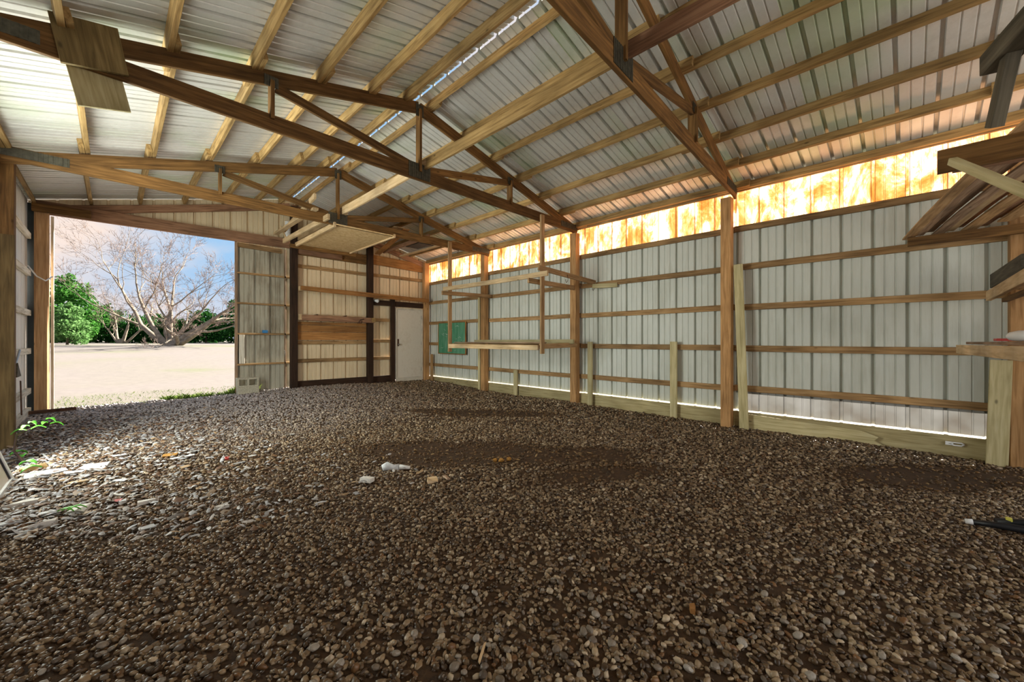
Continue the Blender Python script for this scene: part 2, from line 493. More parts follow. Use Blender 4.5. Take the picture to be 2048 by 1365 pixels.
# ------------------------------------------------------------------ outside ground
def lawn_z(x, y):
    d = max(0.0, y - 10.3)
    z = -.06 + .06 * sm(0, 1.5, d) + .80 * sm(0, 30, d) + .0035 * max(0, d - 25)
    z += .05 * mnoise.noise(Vector((x * .15, y * .15, 0)))
    if -1.2 < x < 6.9 and -4 < y < 10.35: z -= .25
    return z
def build_lawn():
    xs = sorted(set([-60, -40, -25, -15] + [round(-10 + .8 * i, 2) for i in range(38)] + [22, 26, 32, 40, 55, 75] + [-1.15, -1.25, 6.85, 6.95]))
    ys = sorted(set([-45, -30, -20, -12, -8, -5, -4.1, -3.9] + [round(-3 + 1.0 * i, 2) for i in range(13)] + [10.3, 10.4] + [round(10.8 + .9 * i, 2) for i in range(60)] + [66, 72, 80, 95, 120, 160]))
    v = [(x, y, lawn_z(x, y)) for y in ys for x in xs]
    nx = len(xs)
    f = [(j*nx+i, j*nx+i+1, (j+1)*nx+i+1, (j+1)*nx+i) for j in range(len(ys)-1) for i in range(nx-1)]
    o = mesh_obj('ground', v, f, M['lawn'], None, None, True)
    tag(o, 'dry pale lawn stretching from the barn doorway to the hedge', 'lawn', kind='structure')
build_lawn()

# ------------------------------------------------------------------ floor: soil, stones, gravel
def build_floor():
    nx, ny = 60, 110
    xs = np.linspace(XL - .05, XR - .0, nx); ys = np.linspace(-3.8, 10.55, ny)
    v = []
    for y in ys:
        for x in xs:
            edge = sm(10.2, 10.55, y)
            v.append((x, y, gz(x, y) * (1 - edge) + (lawn_z(x, y) - .03) * edge))
    f = [(j*nx+i, j*nx+i+1, (j+1)*nx+i+1, (j+1)*nx+i) for j in range(ny-1) for i in range(nx-1)]
    o = mesh_obj('floor', v, f, M['soil'], None, None, True)
    tag(o, 'loose gravel barn floor with bare brown soil patches', 'floor', kind='structure')
    return o
floor = build_floor()

def ico(sub):
    bm = bmesh.new(); bmesh.ops.create_icosphere(bm, subdivisions=sub, radius=1)
    v = np.array([x.co[:] for x in bm.verts]); f = np.array([[q.index for q in t.verts] for t in bm.faces])
    bm.free(); return v, f

PAL = np.array([(.05, .032, .018), (.10, .07, .042), (.15, .112, .072), (.19, .148, .10), (.24, .195, .14), (.31, .265, .20), (.42, .385, .33), (.15, .085, .04), (.17, .155, .15)])
PALP = np.array([.22, .19, .16, .13, .11, .10, .06, .05, .045]); PALP = PALP / PALP.sum()

def stone_field(dmin, dmax, dens, rmin, rmax, sub, seed):
    r = np.random.default_rng(seed)
    area = (XR - XL) * 14.0
    n = int(dens * area)
    x = r.uniform(XL + .02, XR - .06, n); y = r.uniform(-3.2, 10.45, n)
    d = (x + y) * .70710678; s_ = (x - y) * .70710678
    k = (d > dmin) & (d <= dmax) & (np.abs(s_) < 1.36 * d + .15)
    x, y = x[k], y[k]
    pts = []; cols = []
    n = len(x)
    rad = r.uniform(rmin, rmax, n) * (1 + .45 * r.random(n) ** 4)
    keep = np.ones(n, bool); z = np.zeros(n); soil = np.zeros(n)
    rr = r.random(n)
    for i in range(n):
        sp = soil_patch(x[i], y[i])
        soil[i] = sp
        if rr[i] < sp * .82: keep[i] = False; continue
        z[i] = gz(x[i], y[i])
    x, y, z, rad, soil = x[keep], y[keep], z[keep], rad[keep], soil[keep]
    n = len(x)
    z = z + rad * r.uniform(-.1, .55, n)
    bv, bf = ico(sub)
    nv = len(bv)
    # rotation matrices
    q = r.normal(size=(n, 4)); q /= np.linalg.norm(q, axis=1)[:, None]
    w, a, b, c = q.T
    R = np.stack([1-2*(b*b+c*c), 2*(a*b-c*w), 2*(a*c+b*w), 2*(a*b+c*w), 1-2*(a*a+c*c), 2*(b*c-a*w), 2*(a*c-b*w), 2*(b*c+a*w), 1-2*(a*a+b*b)], 1).reshape(n, 3, 3)
    sc = np.stack([r.uniform(.95, 1.45, n), r.uniform(.75, 1.05, n), r.uniform(.45, .8, n)], 1) * rad[:, None]
    jit = r.uniform(.82, 1.16, (n, nv, 1))
    V = bv[None] * jit * sc[:, None, :]
    V = np.einsum('nij,nvj->nvi', R, V)
    V[:, :, 2] *= .8
    V += np.stack([x, y, z], 1)[:, None, :]
    col = PAL[r.choice(len(PAL), n, p=PALP)] * r.uniform(.8, 1.25, (n, 1)) * np.array((1.08, .94, .76))
    brown = np.array((.085, .042, .011)) * r.uniform(.4, 1.8, (n, 1))
    # doorway light painted into the gravel: stones paler towards the opening
    door_light = np.clip((y - 5.2) / 4.0, 0, 1) * np.clip((5.4 - x) / 3.5, 0, 1)
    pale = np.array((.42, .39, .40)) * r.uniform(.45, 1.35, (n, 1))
    col = col * (1 - .75 * door_light[:, None]) + pale * .75 * door_light[:, None]
    sw = np.clip(soil * 1.2, 0, .95)[:, None]
    col = col * (1 - sw) + brown * sw
    F = bf[None] + (np.arange(n) * nv)[:, None, None]
    return V.reshape(-1, 3), F.reshape(-1, 3), np.repeat(col, nv, 0)

def raw_mesh(name, V, F, col, mat, parent, smooth=False):
    me = bpy.data.meshes.new(name)
    k = F.shape[1]
    me.vertices.add(len(V)); me.vertices.foreach_set('co', V.astype(np.float32).ravel())
    me.loops.add(F.size); me.loops.foreach_set('vertex_index', F.astype(np.int32).ravel())
    me.polygons.add(len(F)); me.polygons.foreach_set('loop_start', np.arange(0, F.size, k, dtype=np.int32))
    if smooth: me.polygons.foreach_set('use_smooth', np.ones(len(F), bool))
    me.update(calc_edges=True)
    if col is not None:
        at = me.attributes.new('Col', 'FLOAT_COLOR', 'POINT')
        at.data.foreach_set('color', np.concatenate([col, np.ones((len(col), 1))], 1).astype(np.float32).ravel())
    me.materials.append(mat)
    o = bpy.data.objects.new(name, me)
    return link(o, parent)

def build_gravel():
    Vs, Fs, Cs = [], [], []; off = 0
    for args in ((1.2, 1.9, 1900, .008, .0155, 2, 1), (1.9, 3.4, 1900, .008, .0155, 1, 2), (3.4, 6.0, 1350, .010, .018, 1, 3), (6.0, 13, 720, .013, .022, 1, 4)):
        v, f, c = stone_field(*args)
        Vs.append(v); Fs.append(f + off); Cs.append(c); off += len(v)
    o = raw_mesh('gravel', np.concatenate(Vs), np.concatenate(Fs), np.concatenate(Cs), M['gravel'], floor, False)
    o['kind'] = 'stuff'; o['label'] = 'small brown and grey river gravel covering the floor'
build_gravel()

def build_stones():
    """the nearest, largest-looking pebbles as parts of the floor"""
    meshes = []
    for k in range(8):
        v, f = ico(2)
        r = np.random.default_rng(50 + k)
        v = v * (1 + .16 * (r.random((len(v), 1)) - .5)) * np.array([1.25, .95, .68])
        me = bpy.data.meshes.new('stone'); me.from_pydata(v.tolist(), [], f.tolist())
        me.materials.append(M['stone']); meshes.append(me)
    r = np.random.default_rng(5)
    cnt = 0
    while cnt < 300:
        d = 1.37 + 1.0 * r.random() ** 1.6; s_ = r.uniform(-1.28, 1.28) * d
        x = (d + s_) * .70710678; y = (d - s_) * .70710678
        if not (XL + .2 < x < XR - .3): continue
        o = bpy.data.objects.new('stone', meshes[cnt % 8])
        rad = r.uniform(.011, .018)
        o.location = (x, y, gz(x, y) + rad * .75)
        o.rotation_euler = (r.uniform(-.5, .5), r.uniform(-.5, .5), r.uniform(0, 6.28))
        o.scale = (rad, rad, rad)
        link(o, floor); cnt += 1
build_stones()

# ------------------------------------------------------------------ ribbed sheets
def rib_profile(u0, u1, origin):
    """list of (u, depth) between u0 and u1; major rib every .305, two minor ones between"""
    pts = {}
    k0 = int(math.floor((u0 - origin) / .305)) - 1
    k1 = int(math.ceil((u1 - origin) / .305)) + 1
    raw = []
    for k in range(k0, k1 + 1):
        c = origin + k * .305
        raw += [(c - .022, 0), (c - .014, .042), (c + .014, .042), (c + .022, 0)]
        for q in (.105, .20):
            raw += [(c + q - .010, 0), (c + q - .005, .010), (c + q + .005, .010), (c + q + .010, 0)]
    raw.sort()
    def at(u):
        for a, b in zip(raw, raw[1:]):
            if a[0] <= u <= b[0]:
                return a[1] + (b[1] - a[1]) * ((u - a[0]) / (b[0] - a[0] + 1e-9))
        return 0
    out = [(u0, at(u0))] + [p for p in raw if u0 + .002 < p[0] < u1 - .002] + [(u1, at(u1))]
    return out

def sheet(name, u0, u1, lo, hi, place, mat, parent, origin=0.0, nv=1):
    """ribbed sheet; lo/hi give the two ends along v for a given u; place(u, v, depth) -> world"""
    prof = rib_profile(u0, u1, origin)
    verts, faces = [], []
    cu = (u0 + u1) / 2; c = place(cu, (lo(cu) + hi(cu)) / 2, 0)
    n = len(prof)
    for j in range(nv + 1):
        for (u, d) in prof:
            a, b = lo(u), hi(u)
            verts.append(Vector(place(u, a + (b - a) * j / nv, d)) - Vector(c))
    for j in range(nv):
        for i in range(n - 1):
            faces.append((j*n+i, j*n+i+1, (j+1)*n+i+1, (j+1)*n+i))
    return mesh_obj(name, verts, faces, M[mat], parent, Matrix.Translation(c))

def run(u0, u1, step=.915):
    out = []; u = u0
    while u < u1 - .05:
        out.append((u, min(u + step, u1))); u += step
    return out

# ------------------------------------------------------------------ ceiling / roof
ceiling = empty('ceiling', (RX, 3, RZ), 'ribbed steel roof on wooden purlins', None, kind='structure')
SLEN = math.hypot(XR + .12 - RX, (XR + .12 - RX) * SL)
ca_, sa_ = 1 / math.hypot(1, SL), SL / math.hypot(1, SL)
def roof_place(side, ridge_gap):
    def place(u, v, d):
        return (RX + side * (v * ca_ + d * sa_), u, RZ - v * sa_ + d * ca_)
    return place
for side in (-1, 1):
    L = SLEN if side > 0 else math.hypot(RX - XL + .12, (RX - XL + .12) * SL)
    g = .022 if side > 0 else 0.0
    for (a, b) in run(-3.75, 10.35):
        sheet('roof_sheet', a, b, lambda u: g, lambda u: L, roof_place(side, g), 'roof', ceiling, origin=.1, nv=1)

PUR_R = [3.06, 3.68, 4.26, 4.85, 5.45, 6.05, 6.60]
PUR_L = [2.70, 2.22, 1.62, 1.0, .36, -.27, -.90]
for i, px in enumerate(PUR_R + PUR_L):
    side = 1 if px > RX else -1
    for k in range(5):
        y1, y0 = BAYS[k], BAYS[k + 1]
        ext0 = .16 + .18 * random.random(); ext1 = .16 + .18 * random.random()
        if k == 0: ext1 = .04
        off = .023 * (1 if k % 2 else -1)
        x = px + off
        # roof sheet underside minus half the purlin depth
        zc = roof_z(x) - .0555 * math.hypot(1, SL)
        up = Vector((side * sa_, 0, ca_))
        c0 = Vector((x, y0 - ext0, zc)); c1 = Vector((x, y1 + ext1, zc))
        beam('purlin', c0, c1, .044, .108, 'purlin', ceiling, up=up, twist=random.uniform(-.02, .02), sag=random.uniform(-.006, .008), seg=4)

# ------------------------------------------------------------------ right wall
wall_right = empty('wall_right', (XR, 3, 0), 'long steel wall with wooden girts and glowing translucent strip', None, kind='structure')
def place_r(u, v, d): return (XR + d, u, v)
for (a, b) in [(p, q) for p, q in run(-3.65, YF)]:
    low = .40 if -1.0 < a and b < 1.95 else .152
    sheet('wall_sheet', a, b, lambda u: low, lambda u: 2.90, place_r, 'wall', wall_right, origin=.02)
    sheet('translucent_sheet', a, b, lambda u: 2.86, lambda u: roof_z(XR) + .02, lambda u, v, d: (XR + .004 + d, u, v), 'fibre', wall_right, origin=.02)
for k in range(5):
    y1, y0 = BAYS[k], BAYS[k + 1]
    for gi, z in enumerate(GIRTS):
        dz = random.uniform(-.008, .008)
        beam('girt', (XR - .02, y0 - .0 + .0, z + dz), (XR - .02, y1 - .004, z + random.uniform(-.008, .008)), .036, .088, 'girt', wall_right, sag=random.uniform(-.004, .008), seg=4)
    beam('eave_girt', (XR - .02, y0, 3.463), (XR - .02, y1 - .004, 3.463), .036, .085, 'girt', wall_right)
    beam('base_board', (XR - .02, y0, -.01), (XR - .02, y1 - .004, -.01 + random.uniform(-.01, .005)), .038, .28, 'base', wall_right)
for (a, b) in run(-.905, 1.84, .915):
    sheet('skirt_sheet', a, b, lambda u: .15, lambda u: .44, lambda u, v, d: (XR - .004 + d * .9, u, v), 'milky', wall_right, origin=.02)
POST_X = 6.53
for k, y in enumerate(BAYS[1:5]):
    mat = ['post', 'post', 'post', 'post'][k]
    beam('post', (POST_X, y + .07, -.3), (POST_X, y + .07, 3.325), .14, .14, mat, wall_right, up=(0, 1, 0), b=.006)
# ------------------------------------------------------------------ far wall
wall_far = empty('wall_far', (3, YF, 0), 'far gable wall of cream steel sheets on dark posts', None, kind='structure')
def place_f(u, v, d): return (u, YF + d, v)
for (a, b) in run(2.95, XR):
    segs = []
    if b <= 5.46:
        sheet('wall_sheet', a, b, lambda u: .20, lambda u: roof_z(u) - .01, place_f, 'cream', wall_far, origin=2.98)
    else:
        if a < 5.46:
            sheet('wall_sheet', a, 5.46, lambda u: .20, lambda u: roof_z(u) - .01, place_f, 'cream', wall_far, origin=2.98)
            a = 5.46
        sheet('wall_sheet', a, b, lambda u: 2.10, lambda u: roof_z(u) - .01, place_f, 'cream', wall_far, origin=2.98)
for (a, b) in run(XL, 2.95):
    sheet('gable_sheet', a, b, lambda u: 3.42, lambda u: roof_z(u) - .01, place_f, 'cream', wall_far, origin=2.98)
FY = YF - .02   # girt centre
for (x0, x1, zs) in ((2.98, 4.78, (.70, 1.13, 2.94)), (4.79, 5.46, (.70, 1.17, 1.735)), (4.79, 6.48, (2.94,))):
    for z in zs:
        beam('girt', (x0, FY, z), (x1, FY, z + random.uniform(-.01, .01)), .036, .088, 'girt', wall_far, seg=3, sag=random.uniform(-.004, .006))
beam('post', (2.95, YF - .11, -.3), (2.95, YF - .11, 4.28), .14, .14, 'darkpost', wall_far, up=(0, 1, 0), b=.006)
beam('post', (4.79, YF - .11, -.3), (4.79, YF - .11, 3.84), .14, .14, 'darkpost', wall_far, up=(0, 1, 0), b=.006)
beam('door_post', (5.455, YF - .09, -.2), (5.455, YF - .09, 2.35), .10, .10, 'darkpost', wall_far, up=(0, 1, 0))
beam('corner_post', (6.51, YF - .11, -.3), (6.51, YF - .11, 3.45), .16, .14, 'post', wall_far, up=(0, 1, 0), b=.006)
beam('skirt_board', (3.02, YF - .03, .10), (5.42, YF - .03, .095), .04, .25, 'darkpost', wall_far)
beam('door_header', (4.88, YF - .07, 2.20), (6.43, YF - .07, 2.19), .06, .14, 'darkpost', wall_far)
beam('top_plate', (3.03, YF - .05, 3.33), (4.71, YF - .05, 3.31), .05, .25, 'truss', wall_far)
beam('top_plate', (4.87, YF - .05, 3.35), (6.43, YF - .05, 3.30), .05, .25, 'orange', wall_far)
beam('ledger', (3.03, YF - .12, 3.27), (4.05, YF - .12, 3.26), .05, .12, 'beam', wall_far)
# rafters of the gable following the roof
for (xa, xb) in ((XL + .1, RX - .02), (XR - .1, RX + .02)):
    s = 1 if xa < xb else -1
    za, zb = roof_z(xa) - .19, roof_z(xb) - .19
    beam('rafter', (xa, YF - .06, za), (xb, YF - .06, zb), .05, .14, 'beam', wall_far, seg=4, sag=.012)
beam('door_opening_beam', (XL + .08, YF - .10, 3.385), (2.87, YF - .10, 3.415), .07, .21, 'beam', wall_far, seg=4, sag=.01)
beam('scab_board', (XL + .06, YF - .21, 3.35), (-.28, YF - .21, 3.355), .04, .14, 'truss', wall_far)
beam('corner_post', (-.84, YF - .10, -.3), (-.84, YF - .10, 3.42), .16, .15, 'cornerpost', wall_far, up=(0, 1, 0), b=.02)
beam('corner_trim', (XL + .04, YF + .01, -.05), (XL + .04, YF + .01, 3.45), .10, .03, 'slate', wall_far, up=(0, 1, 0))
beam('trim_strip', (-.735, YF + .02, -.05), (-.735, YF + .02, 3.28), .035, .03, 'white_wood', wall_far, up=(0, 1, 0))
# wide boards forming the back of the tool shelf
for z0, z1 in ((1.19, 1.385), (1.39, 1.55), (1.555, 1.63)):
    beam('back_board', (3.03, YF - .055, (z0 + z1) / 2), (4.71, YF - .055, (z0 + z1) / 2), .025, z1 - z0 - .004, 'orange', wall_far)

# ------------------------------------------------------------------ left wall (bay beside the doorway)
wall_left = empty('wall_left', (XL, 8, 0), 'white steel left wall with whitewashed girts', None, kind='structure')
def place_l(u, v, d): return (XL - d, u, v)
for (a, b) in run(7.36, YF):
    sheet('wall_sheet', a, b, lambda u: -.02, lambda u: roof_z(XL) - .01, place_l, 'white_sheet', wall_left, origin=7.45)
for (a, b) in run(-3.65, 4.7):
    sheet('wall_sheet', a, b, lambda u: .0, lambda u: roof_z(XL) - .01, place_l, 'white_sheet', wall_left, origin=7.45)
for z in (.38, 1.02, 1.63, 2.27, 2.87):
    beam('girt', (XL + .03, 7.5, z), (XL + .03, YF - .2, z), .05, .09, 'white_wood', wall_left)
    beam('girt', (XL + .03, -3.6, z), (XL + .03, 4.7, z), .05, .09, 'white_wood', wall_left)
beam('base_board', (XL + .03, 7.5, .0), (XL + .03, YF - .2, .02), .05, .18, 'white_wood', wall_left)
for k, y in enumerate(BAYS[1:5]):
    p = (-.90, y + .07)
    beam('post', (p[0], p[1], -.3), (p[0], p[1], 3.325), .14, .16, 'truss', wall_left, up=(0, 1, 0), b=.006)
    beam('post_scab', (p[0] + .01, p[1] - .10, -.3), (p[0] + .01, p[1] - .10, 2.42), .14, .04, 'scab', wall_left, up=(0, 1, 0))
beam('opening_beam', (XL + .03, 4.7, 3.22), (XL + .03, 7.5, 3.22), .05, .2, 'truss', wall_left)

# ------------------------------------------------------------------ trusses
def grooved_plate(name, x0, x1, z0, z1, y, parent, n=9):
    """toothed plate with vertical ribs, standing proud of the timber face"""
    verts, faces = [], []
    w = (x1 - x0) / n
    for i in range(n):
        a, b = x0 + i * w, x0 + (i + .55) * w
        for (xx0, xx1, yy) in ((a, b, y - .006), (b, x0 + (i + 1) * w, y - .002)):
            k = len(verts)
            verts += [(xx0, yy, z0), (xx1, yy, z0), (xx1, yy, z1), (xx0, yy, z1), (xx0, y, z0), (xx1, y, z0), (xx1, y, z1), (xx0, y, z1)]
            faces += [(k, k+1, k+2, k+3), (k+4, k+7, k+6, k+5), (k, k+4, k+5, k+1), (k+3, k+2, k+6, k+7), (k, k+3, k+7, k+4), (k+1, k+5, k+6, k+2)]
    c = Vector(((x0+x1)/2, y, (z0+z1)/2))
    verts = [Vector(v) - c for v in verts]
    return mesh_obj(name, verts, faces, M['plate'], parent, Matrix.Translation(c))

def truss(Y, label, skew=0.0, dz=0.0):
    root = empty('roof_truss', (RX, Y, 3.31 + dz), label, 'truss', 'roof trusses')
    tz = lambda x: roof_z(x) - .114 + dz      # top of top chord
    zb = 3.31 + dz                            # bottom of bottom chord
    xa, xb = XL + .06, XR - .05
    bd, td = .165, .15
    def m(name, p0, p1, h, w=.038):
        return beam(name, (p0[0], Y, p0[1]), (p1[0], Y, p1[1]), w, h, 'truss', root, seg=3)
    m('bottom_chord', (xa + .02, zb + bd/2), (xb - .02, zb + bd/2), bd, .038)
    for (x0, x1) in ((xa, RX - .005), (xb, RX + .005)):
        off = td / 2 * math.hypot(1, SL)
        m('top_chord', (x0, tz(x0) - off), (x1, tz(x1) - off), td, .0372)
    zt = lambda x: tz(x) - td * math.hypot(1, SL)
    m('king_post', (RX, zb + bd - .05), (RX, zt(RX) + .05), .10, .036)
    for s in (-1, 1):
        vx = RX + s * 1.76
        m('web_post', (vx, zb + bd - .05), (vx, zt(vx) + .04), .105, .0355)
        m('web_brace', (vx - s * .04, zt(vx) + .0), (RX + s * .07, zb + bd + .0), .095, .035)
    yf = Y - .02
    grooved_plate('connector_plate', RX - .17, RX + .17, zb + .02, zb + bd + .055, yf, root, 12)
    grooved_plate('connector_plate', RX - .06, RX + .06, zt(RX) - .05, tz(RX) - .04, yf, root, 5)
    for s in (-1, 1):
        vx = RX + s * 1.76
        grooved_plate('connector_plate', vx - .07, vx + .06, zt(vx) - .02, zt(vx) + .09, yf, root, 5)
        hx = xa if s < 0 else xb
        grooved_plate('connector_plate', min(hx, hx - s * .55), max(hx, hx - s * .55), zb + .05, zb + bd - .01, yf, root, 14)
    if skew:
        root.rotation_euler.z = skew
    return root
trA = truss(7.42, 'brown truss next to the far wall, above the wood sheet loft', dz=-.02)
trB = truss(4.67, 'long brown truss across the middle with a wide board nailed on its left', skew=.024, dz=.03)
trC = truss(1.65, 'nearest roof truss, cut off by the top edge, over the leaning plank post', skew=.055, dz=.02)

# boards nailed on the middle truss
o = beam('gusset_board', (-.10, 4.555, 3.34), (-.165, 4.555, 3.69), .03, .38, 'olive', None, up=(1, 0, 0))
tag(o, 'wide brown board nailed upright across the left end of the middle truss', 'board')
o = beam('hanging_board', (-.05, 4.635, 3.08), (-.15, 4.635, 3.54), .022, .31, 'treated', None, up=(1, 0, 0))
tag(o, 'pale cracked board hanging below the left end of the middle truss', 'board')

# lengthwise bracing boards along the trusses' bottom chords
for (y0, y1, mat, lab) in ((7.33, 10.1, 'pine', 'pale brace board running from far truss to the gable wall'),
                     (4.60, 7.52, 'pine', 'pale brace board between the far and the middle truss'),
                     (1.66, 4.76, 'purlin', 'tan brace board between the middle and the nearest truss'),
                     (-1.0, 1.74, 'beam', 'dark brace board running overhead from the nearest truss')):
    x = RX + .085 if y0 != 7.33 else RX + .13
    o = beam('brace_board', (x, y0, 3.31 + .27), (x, y1, 3.31 + .27), .038, .14, mat, None, seg=3, sag=.01)
    tag(o, lab, 'board', 'lengthwise brace boards')

# ------------------------------------------------------------------ sliding door, blocks
sd_ = empty('sliding_door', (2.45, YF + .12, .05), 'weathered sliding barn door half covering the doorway', 'door')
for (a, b) in run(1.86, 3.0, .61):
    sheet('door_sheet', a, b, lambda u: .05, lambda u: 3.36, lambda u, v, d: (u, YF + .13 + d, v), 'door_sheet', sd_, origin=1.92)
for z in (.66, 1.33, 2.0, 2.66):
    beam('door_rail', (1.88, YF + .10, z), (2.98, YF + .10, z), .05, .04, 'girt', sd_)
beam('door_rail', (1.9, YF + .10, 3.27), (2.75, YF + .10, 3.25), .05, .10, 'girt', sd_)
beam('door_stile', (1.87, YF + .10, .05), (1.87, YF + .10, 3.36), .05, .04, 'lath', sd_, up=(0, 1, 0))
beam('door_stile', (2.82, YF + .09, .05), (2.82, YF + .09, 3.30), .035, .03, 'lath', sd_, up=(0, 1, 0))
beam('patch_strip', (1.97, YF + .07, .68), (1.97, YF + .07, 1.31), .10, .02, 'white_wood', sd_, up=(0, 1, 0))
tube('latch', [(2.80, YF + .06, .95), (2.80, YF + .03, .93), (2.80, YF + .03, .83), (2.80, YF + .06, .81)], .008, 'steel', sd_)

def cinder_block(x, y, z, hollow, label):
    L, D, H = .39, .19, .19
    bm = bmesh.new()
    def bx(x0, x1, y0, y1, z0, z1):
        r = bmesh.ops.create_cube(bm, size=1)
        for v in r['verts']:
            v.co = Vector(((x0+x1)/2 + v.co.x*(x1-x0), (y0+y1)/2 + v.co.y*(y1-y0), (z0+z1)/2 + v.co.z*(z1-z0)))
    if hollow:   # lying on its side: holes face the room
        t = .032
        bx(-L/2, L/2, -D/2, D/2, 0, t); bx(-L/2, L/2, -D/2, D/2, H - t, H)
        for cx in (-L/2 + t/2, 0, L/2 - t/2): bx(cx - t/2, cx + t/2, -D/2, D/2, t, H - t)
    else:
        bx(-L/2, L/2, -D/2, D/2, 0, H)
        bmesh.ops.bevel(bm, geom=bm.edges[:], offset=.006, segments=1, affect='EDGES')
    o = bm_obj('concrete_block', bm, M['cinder'], None, Matrix.Translation((x, y, z)))
    tag(o, label, 'block', 'concrete blocks at the doorway')
    return o
cinder_block(2.045, YF - .1, 0.0, False, 'solid-faced concrete block on the ground under the hollow one')
cinder_block(2.035, YF - .1, .191, True, 'hollow concrete block with two openings, on top at the doorway')
o = box('blue_cup', (2.36, YF + .05, 1.352), (2.46, YF + .10, 1.415), 'blue')
tag(o, 'small blue plastic holder on the sliding door rail', 'holder')
pts = []; vv = []; ff = []
for i in range(25):
    z = 3.46 + .42 * i / 24; r_ = .05 + (.014 if i % 2 else 0)
    for k in range(10):
        a = 2 * math.pi * k / 10
        vv.append((2.78 + r_ * math.cos(a), YF - .26 + r_ * math.sin(a), z))
for i in range(24):
    for k in range(10):
        ff.append((i*10+k, i*10+(k+1) % 10, (i+1)*10+(k+1) % 10, (i+1)*10+k))
ff += [tuple(reversed(range(10))), tuple(range(240, 250))]
o = mesh_obj('corrugated_pipe', vv, ff, M['white'])
tag(o, 'short white corrugated pipe standing on the doorway beam', 'pipe')

# ------------------------------------------------------------------ walk-in door
door = empty('door_1', (5.95, YF - .08, .1), 'off-white walk-in door in the far corner', kind='structure')
dx0, dx1, dz0, dz1 = 5.53, 6.41, .10, 2.09
for nm, lo, hi in (('door_jamb', (dx0, YF - .12, dz0), (dx0 + .045, YF - .04, dz1)), ('door_jamb', (dx1 - .045, YF - .12, dz0 - .06), (dx1, YF - .04, dz1)),
                   ('door_head', (dx0 + .046, YF - .12, dz1 - .045), (dx1 - .046, YF - .04, dz1)), ('door_sill', (dx0 + .046, YF - .12, dz0 - .14), (dx1 - .046, YF - .04, dz0 + .03))):
    box(nm, lo, hi, 'door_frame', door)
box('door_slab', (dx0 + .05, YF - .10, dz0 + .035), (dx1 - .05, YF - .055, dz1 - .05), 'door', door, b=.006)
for z in (.35, 1.1, 1.85):
    tube('hinge', [(dx1 - .05, YF - .105, z - .05), (dx1 - .05, YF - .105, z + .05)], .009, 'steel', door)
box('lock_plate', (dx0 + .065, YF - .108, 1.02), (dx0 + .11, YF - .10, 1.22), 'rust', door)
tube('door_knob', [(dx0 + .09, YF - .105, 1.07), (dx0 + .09, YF - .14, 1.07), (dx0 + .09, YF - .145, 1.07), (dx0 + .09, YF - .17, 1.07)], [.012, .012, .028, .022], 'steel', door)

# ------------------------------------------------------------------ shelves on the far wall
sh = empty('long_shelf', (4.7, YF - .25, 2.4), 'long orange-brown plank shelf high across the far wall', 'shelf')
beam('shelf_front', (3.02, YF - .36, 2.39), (6.44, YF - .36, 2.32), .04, .095, 'orange', sh, seg=5, sag=.012)
beam('shelf_board', (3.04, YF - .27, 2.43), (6.44, YF - .27, 2.37), .14, .03, 'orange', sh, seg=3)
beam('shelf_end', (3.04, YF - .37, 2.385), (3.04, YF - .19, 2.385), .035, .10, 'pine', sh)
ts = empty('tool_shelf', (3.9, YF - .2, 1.7), 'narrow trough-like tool shelf above the wide orange boards', 'shelf')
beam('shelf_front', (3.05, YF - .27, 1.72), (4.83, YF - .27, 1.705), .035, .13, 'beam', ts)
beam('shelf_board', (3.05, YF - .19, 1.665), (4.83, YF - .19, 1.65), .12, .025, 'beam', ts)
beam('shelf_end', (3.045, YF - .29, 1.73), (3.045, YF - .12, 1.73), .04, .14, 'pine', ts)
beam('shelf_end', (4.80, YF - .31, 1.715), (4.80, YF - .27, 1.715), .10, .11, 'purlin', ts)
o = beam('yellow_stick', (3.42, YF - .18, 1.80), (4.62, YF - .17, 1.80), .02, .022, 'pine')
tag(o, 'long pale stick lying on the tool shelf', 'stick')
for i, (x, nm, lab) in enumerate(((3.36, 'hand_clamp', 'small dark clamp at the left of the tool shelf'), (4.05, 'rusty_bracket', 'rusty bracket lying mid tool shelf'), (4.45, 'iron_hook', 'iron hook hanging from the tool shelf front'))):
    y = YF - .20 if i < 2 else YF - .30
    z = 1.69 if i < 2 else 1.62
    r_ = empty(nm, (x, y, z), lab, 'tool')
    tube('shank', [(x - .05, y, z + .02), (x + .0, y, z + .09), (x + .09, y, z + .11)], .012, 'rust', r_)
    tube('jaw', [(x - .07, y, z + .01), (x + .03, y, z + .01), (x + .04, y + .02, z + .06)], .014, 'rust', r_)
o = empty('security_lamp', (4.96, YF - .1, 2.24), 'white round-headed lamp fixed beside the dark post under the long shelf', 'lamp')
v, f = tube_mesh([(4.89, YF - .06, 2.25), (4.89, YF - .10, 2.25)], [.045, .045], 12); mesh_obj('lamp_base', v, f, M['white'], o)
v, f = tube_mesh([(4.90, YF - .11, 2.25), (4.94, YF - .14, 2.245), (4.98, YF - .15, 2.24), (5.0, YF - .155, 2.235), (5.02, YF - .16, 2.23)], [.02, .035, .055, .05, .02], 12); mesh_obj('lamp_head', v, f, M['white'], o, None, True)

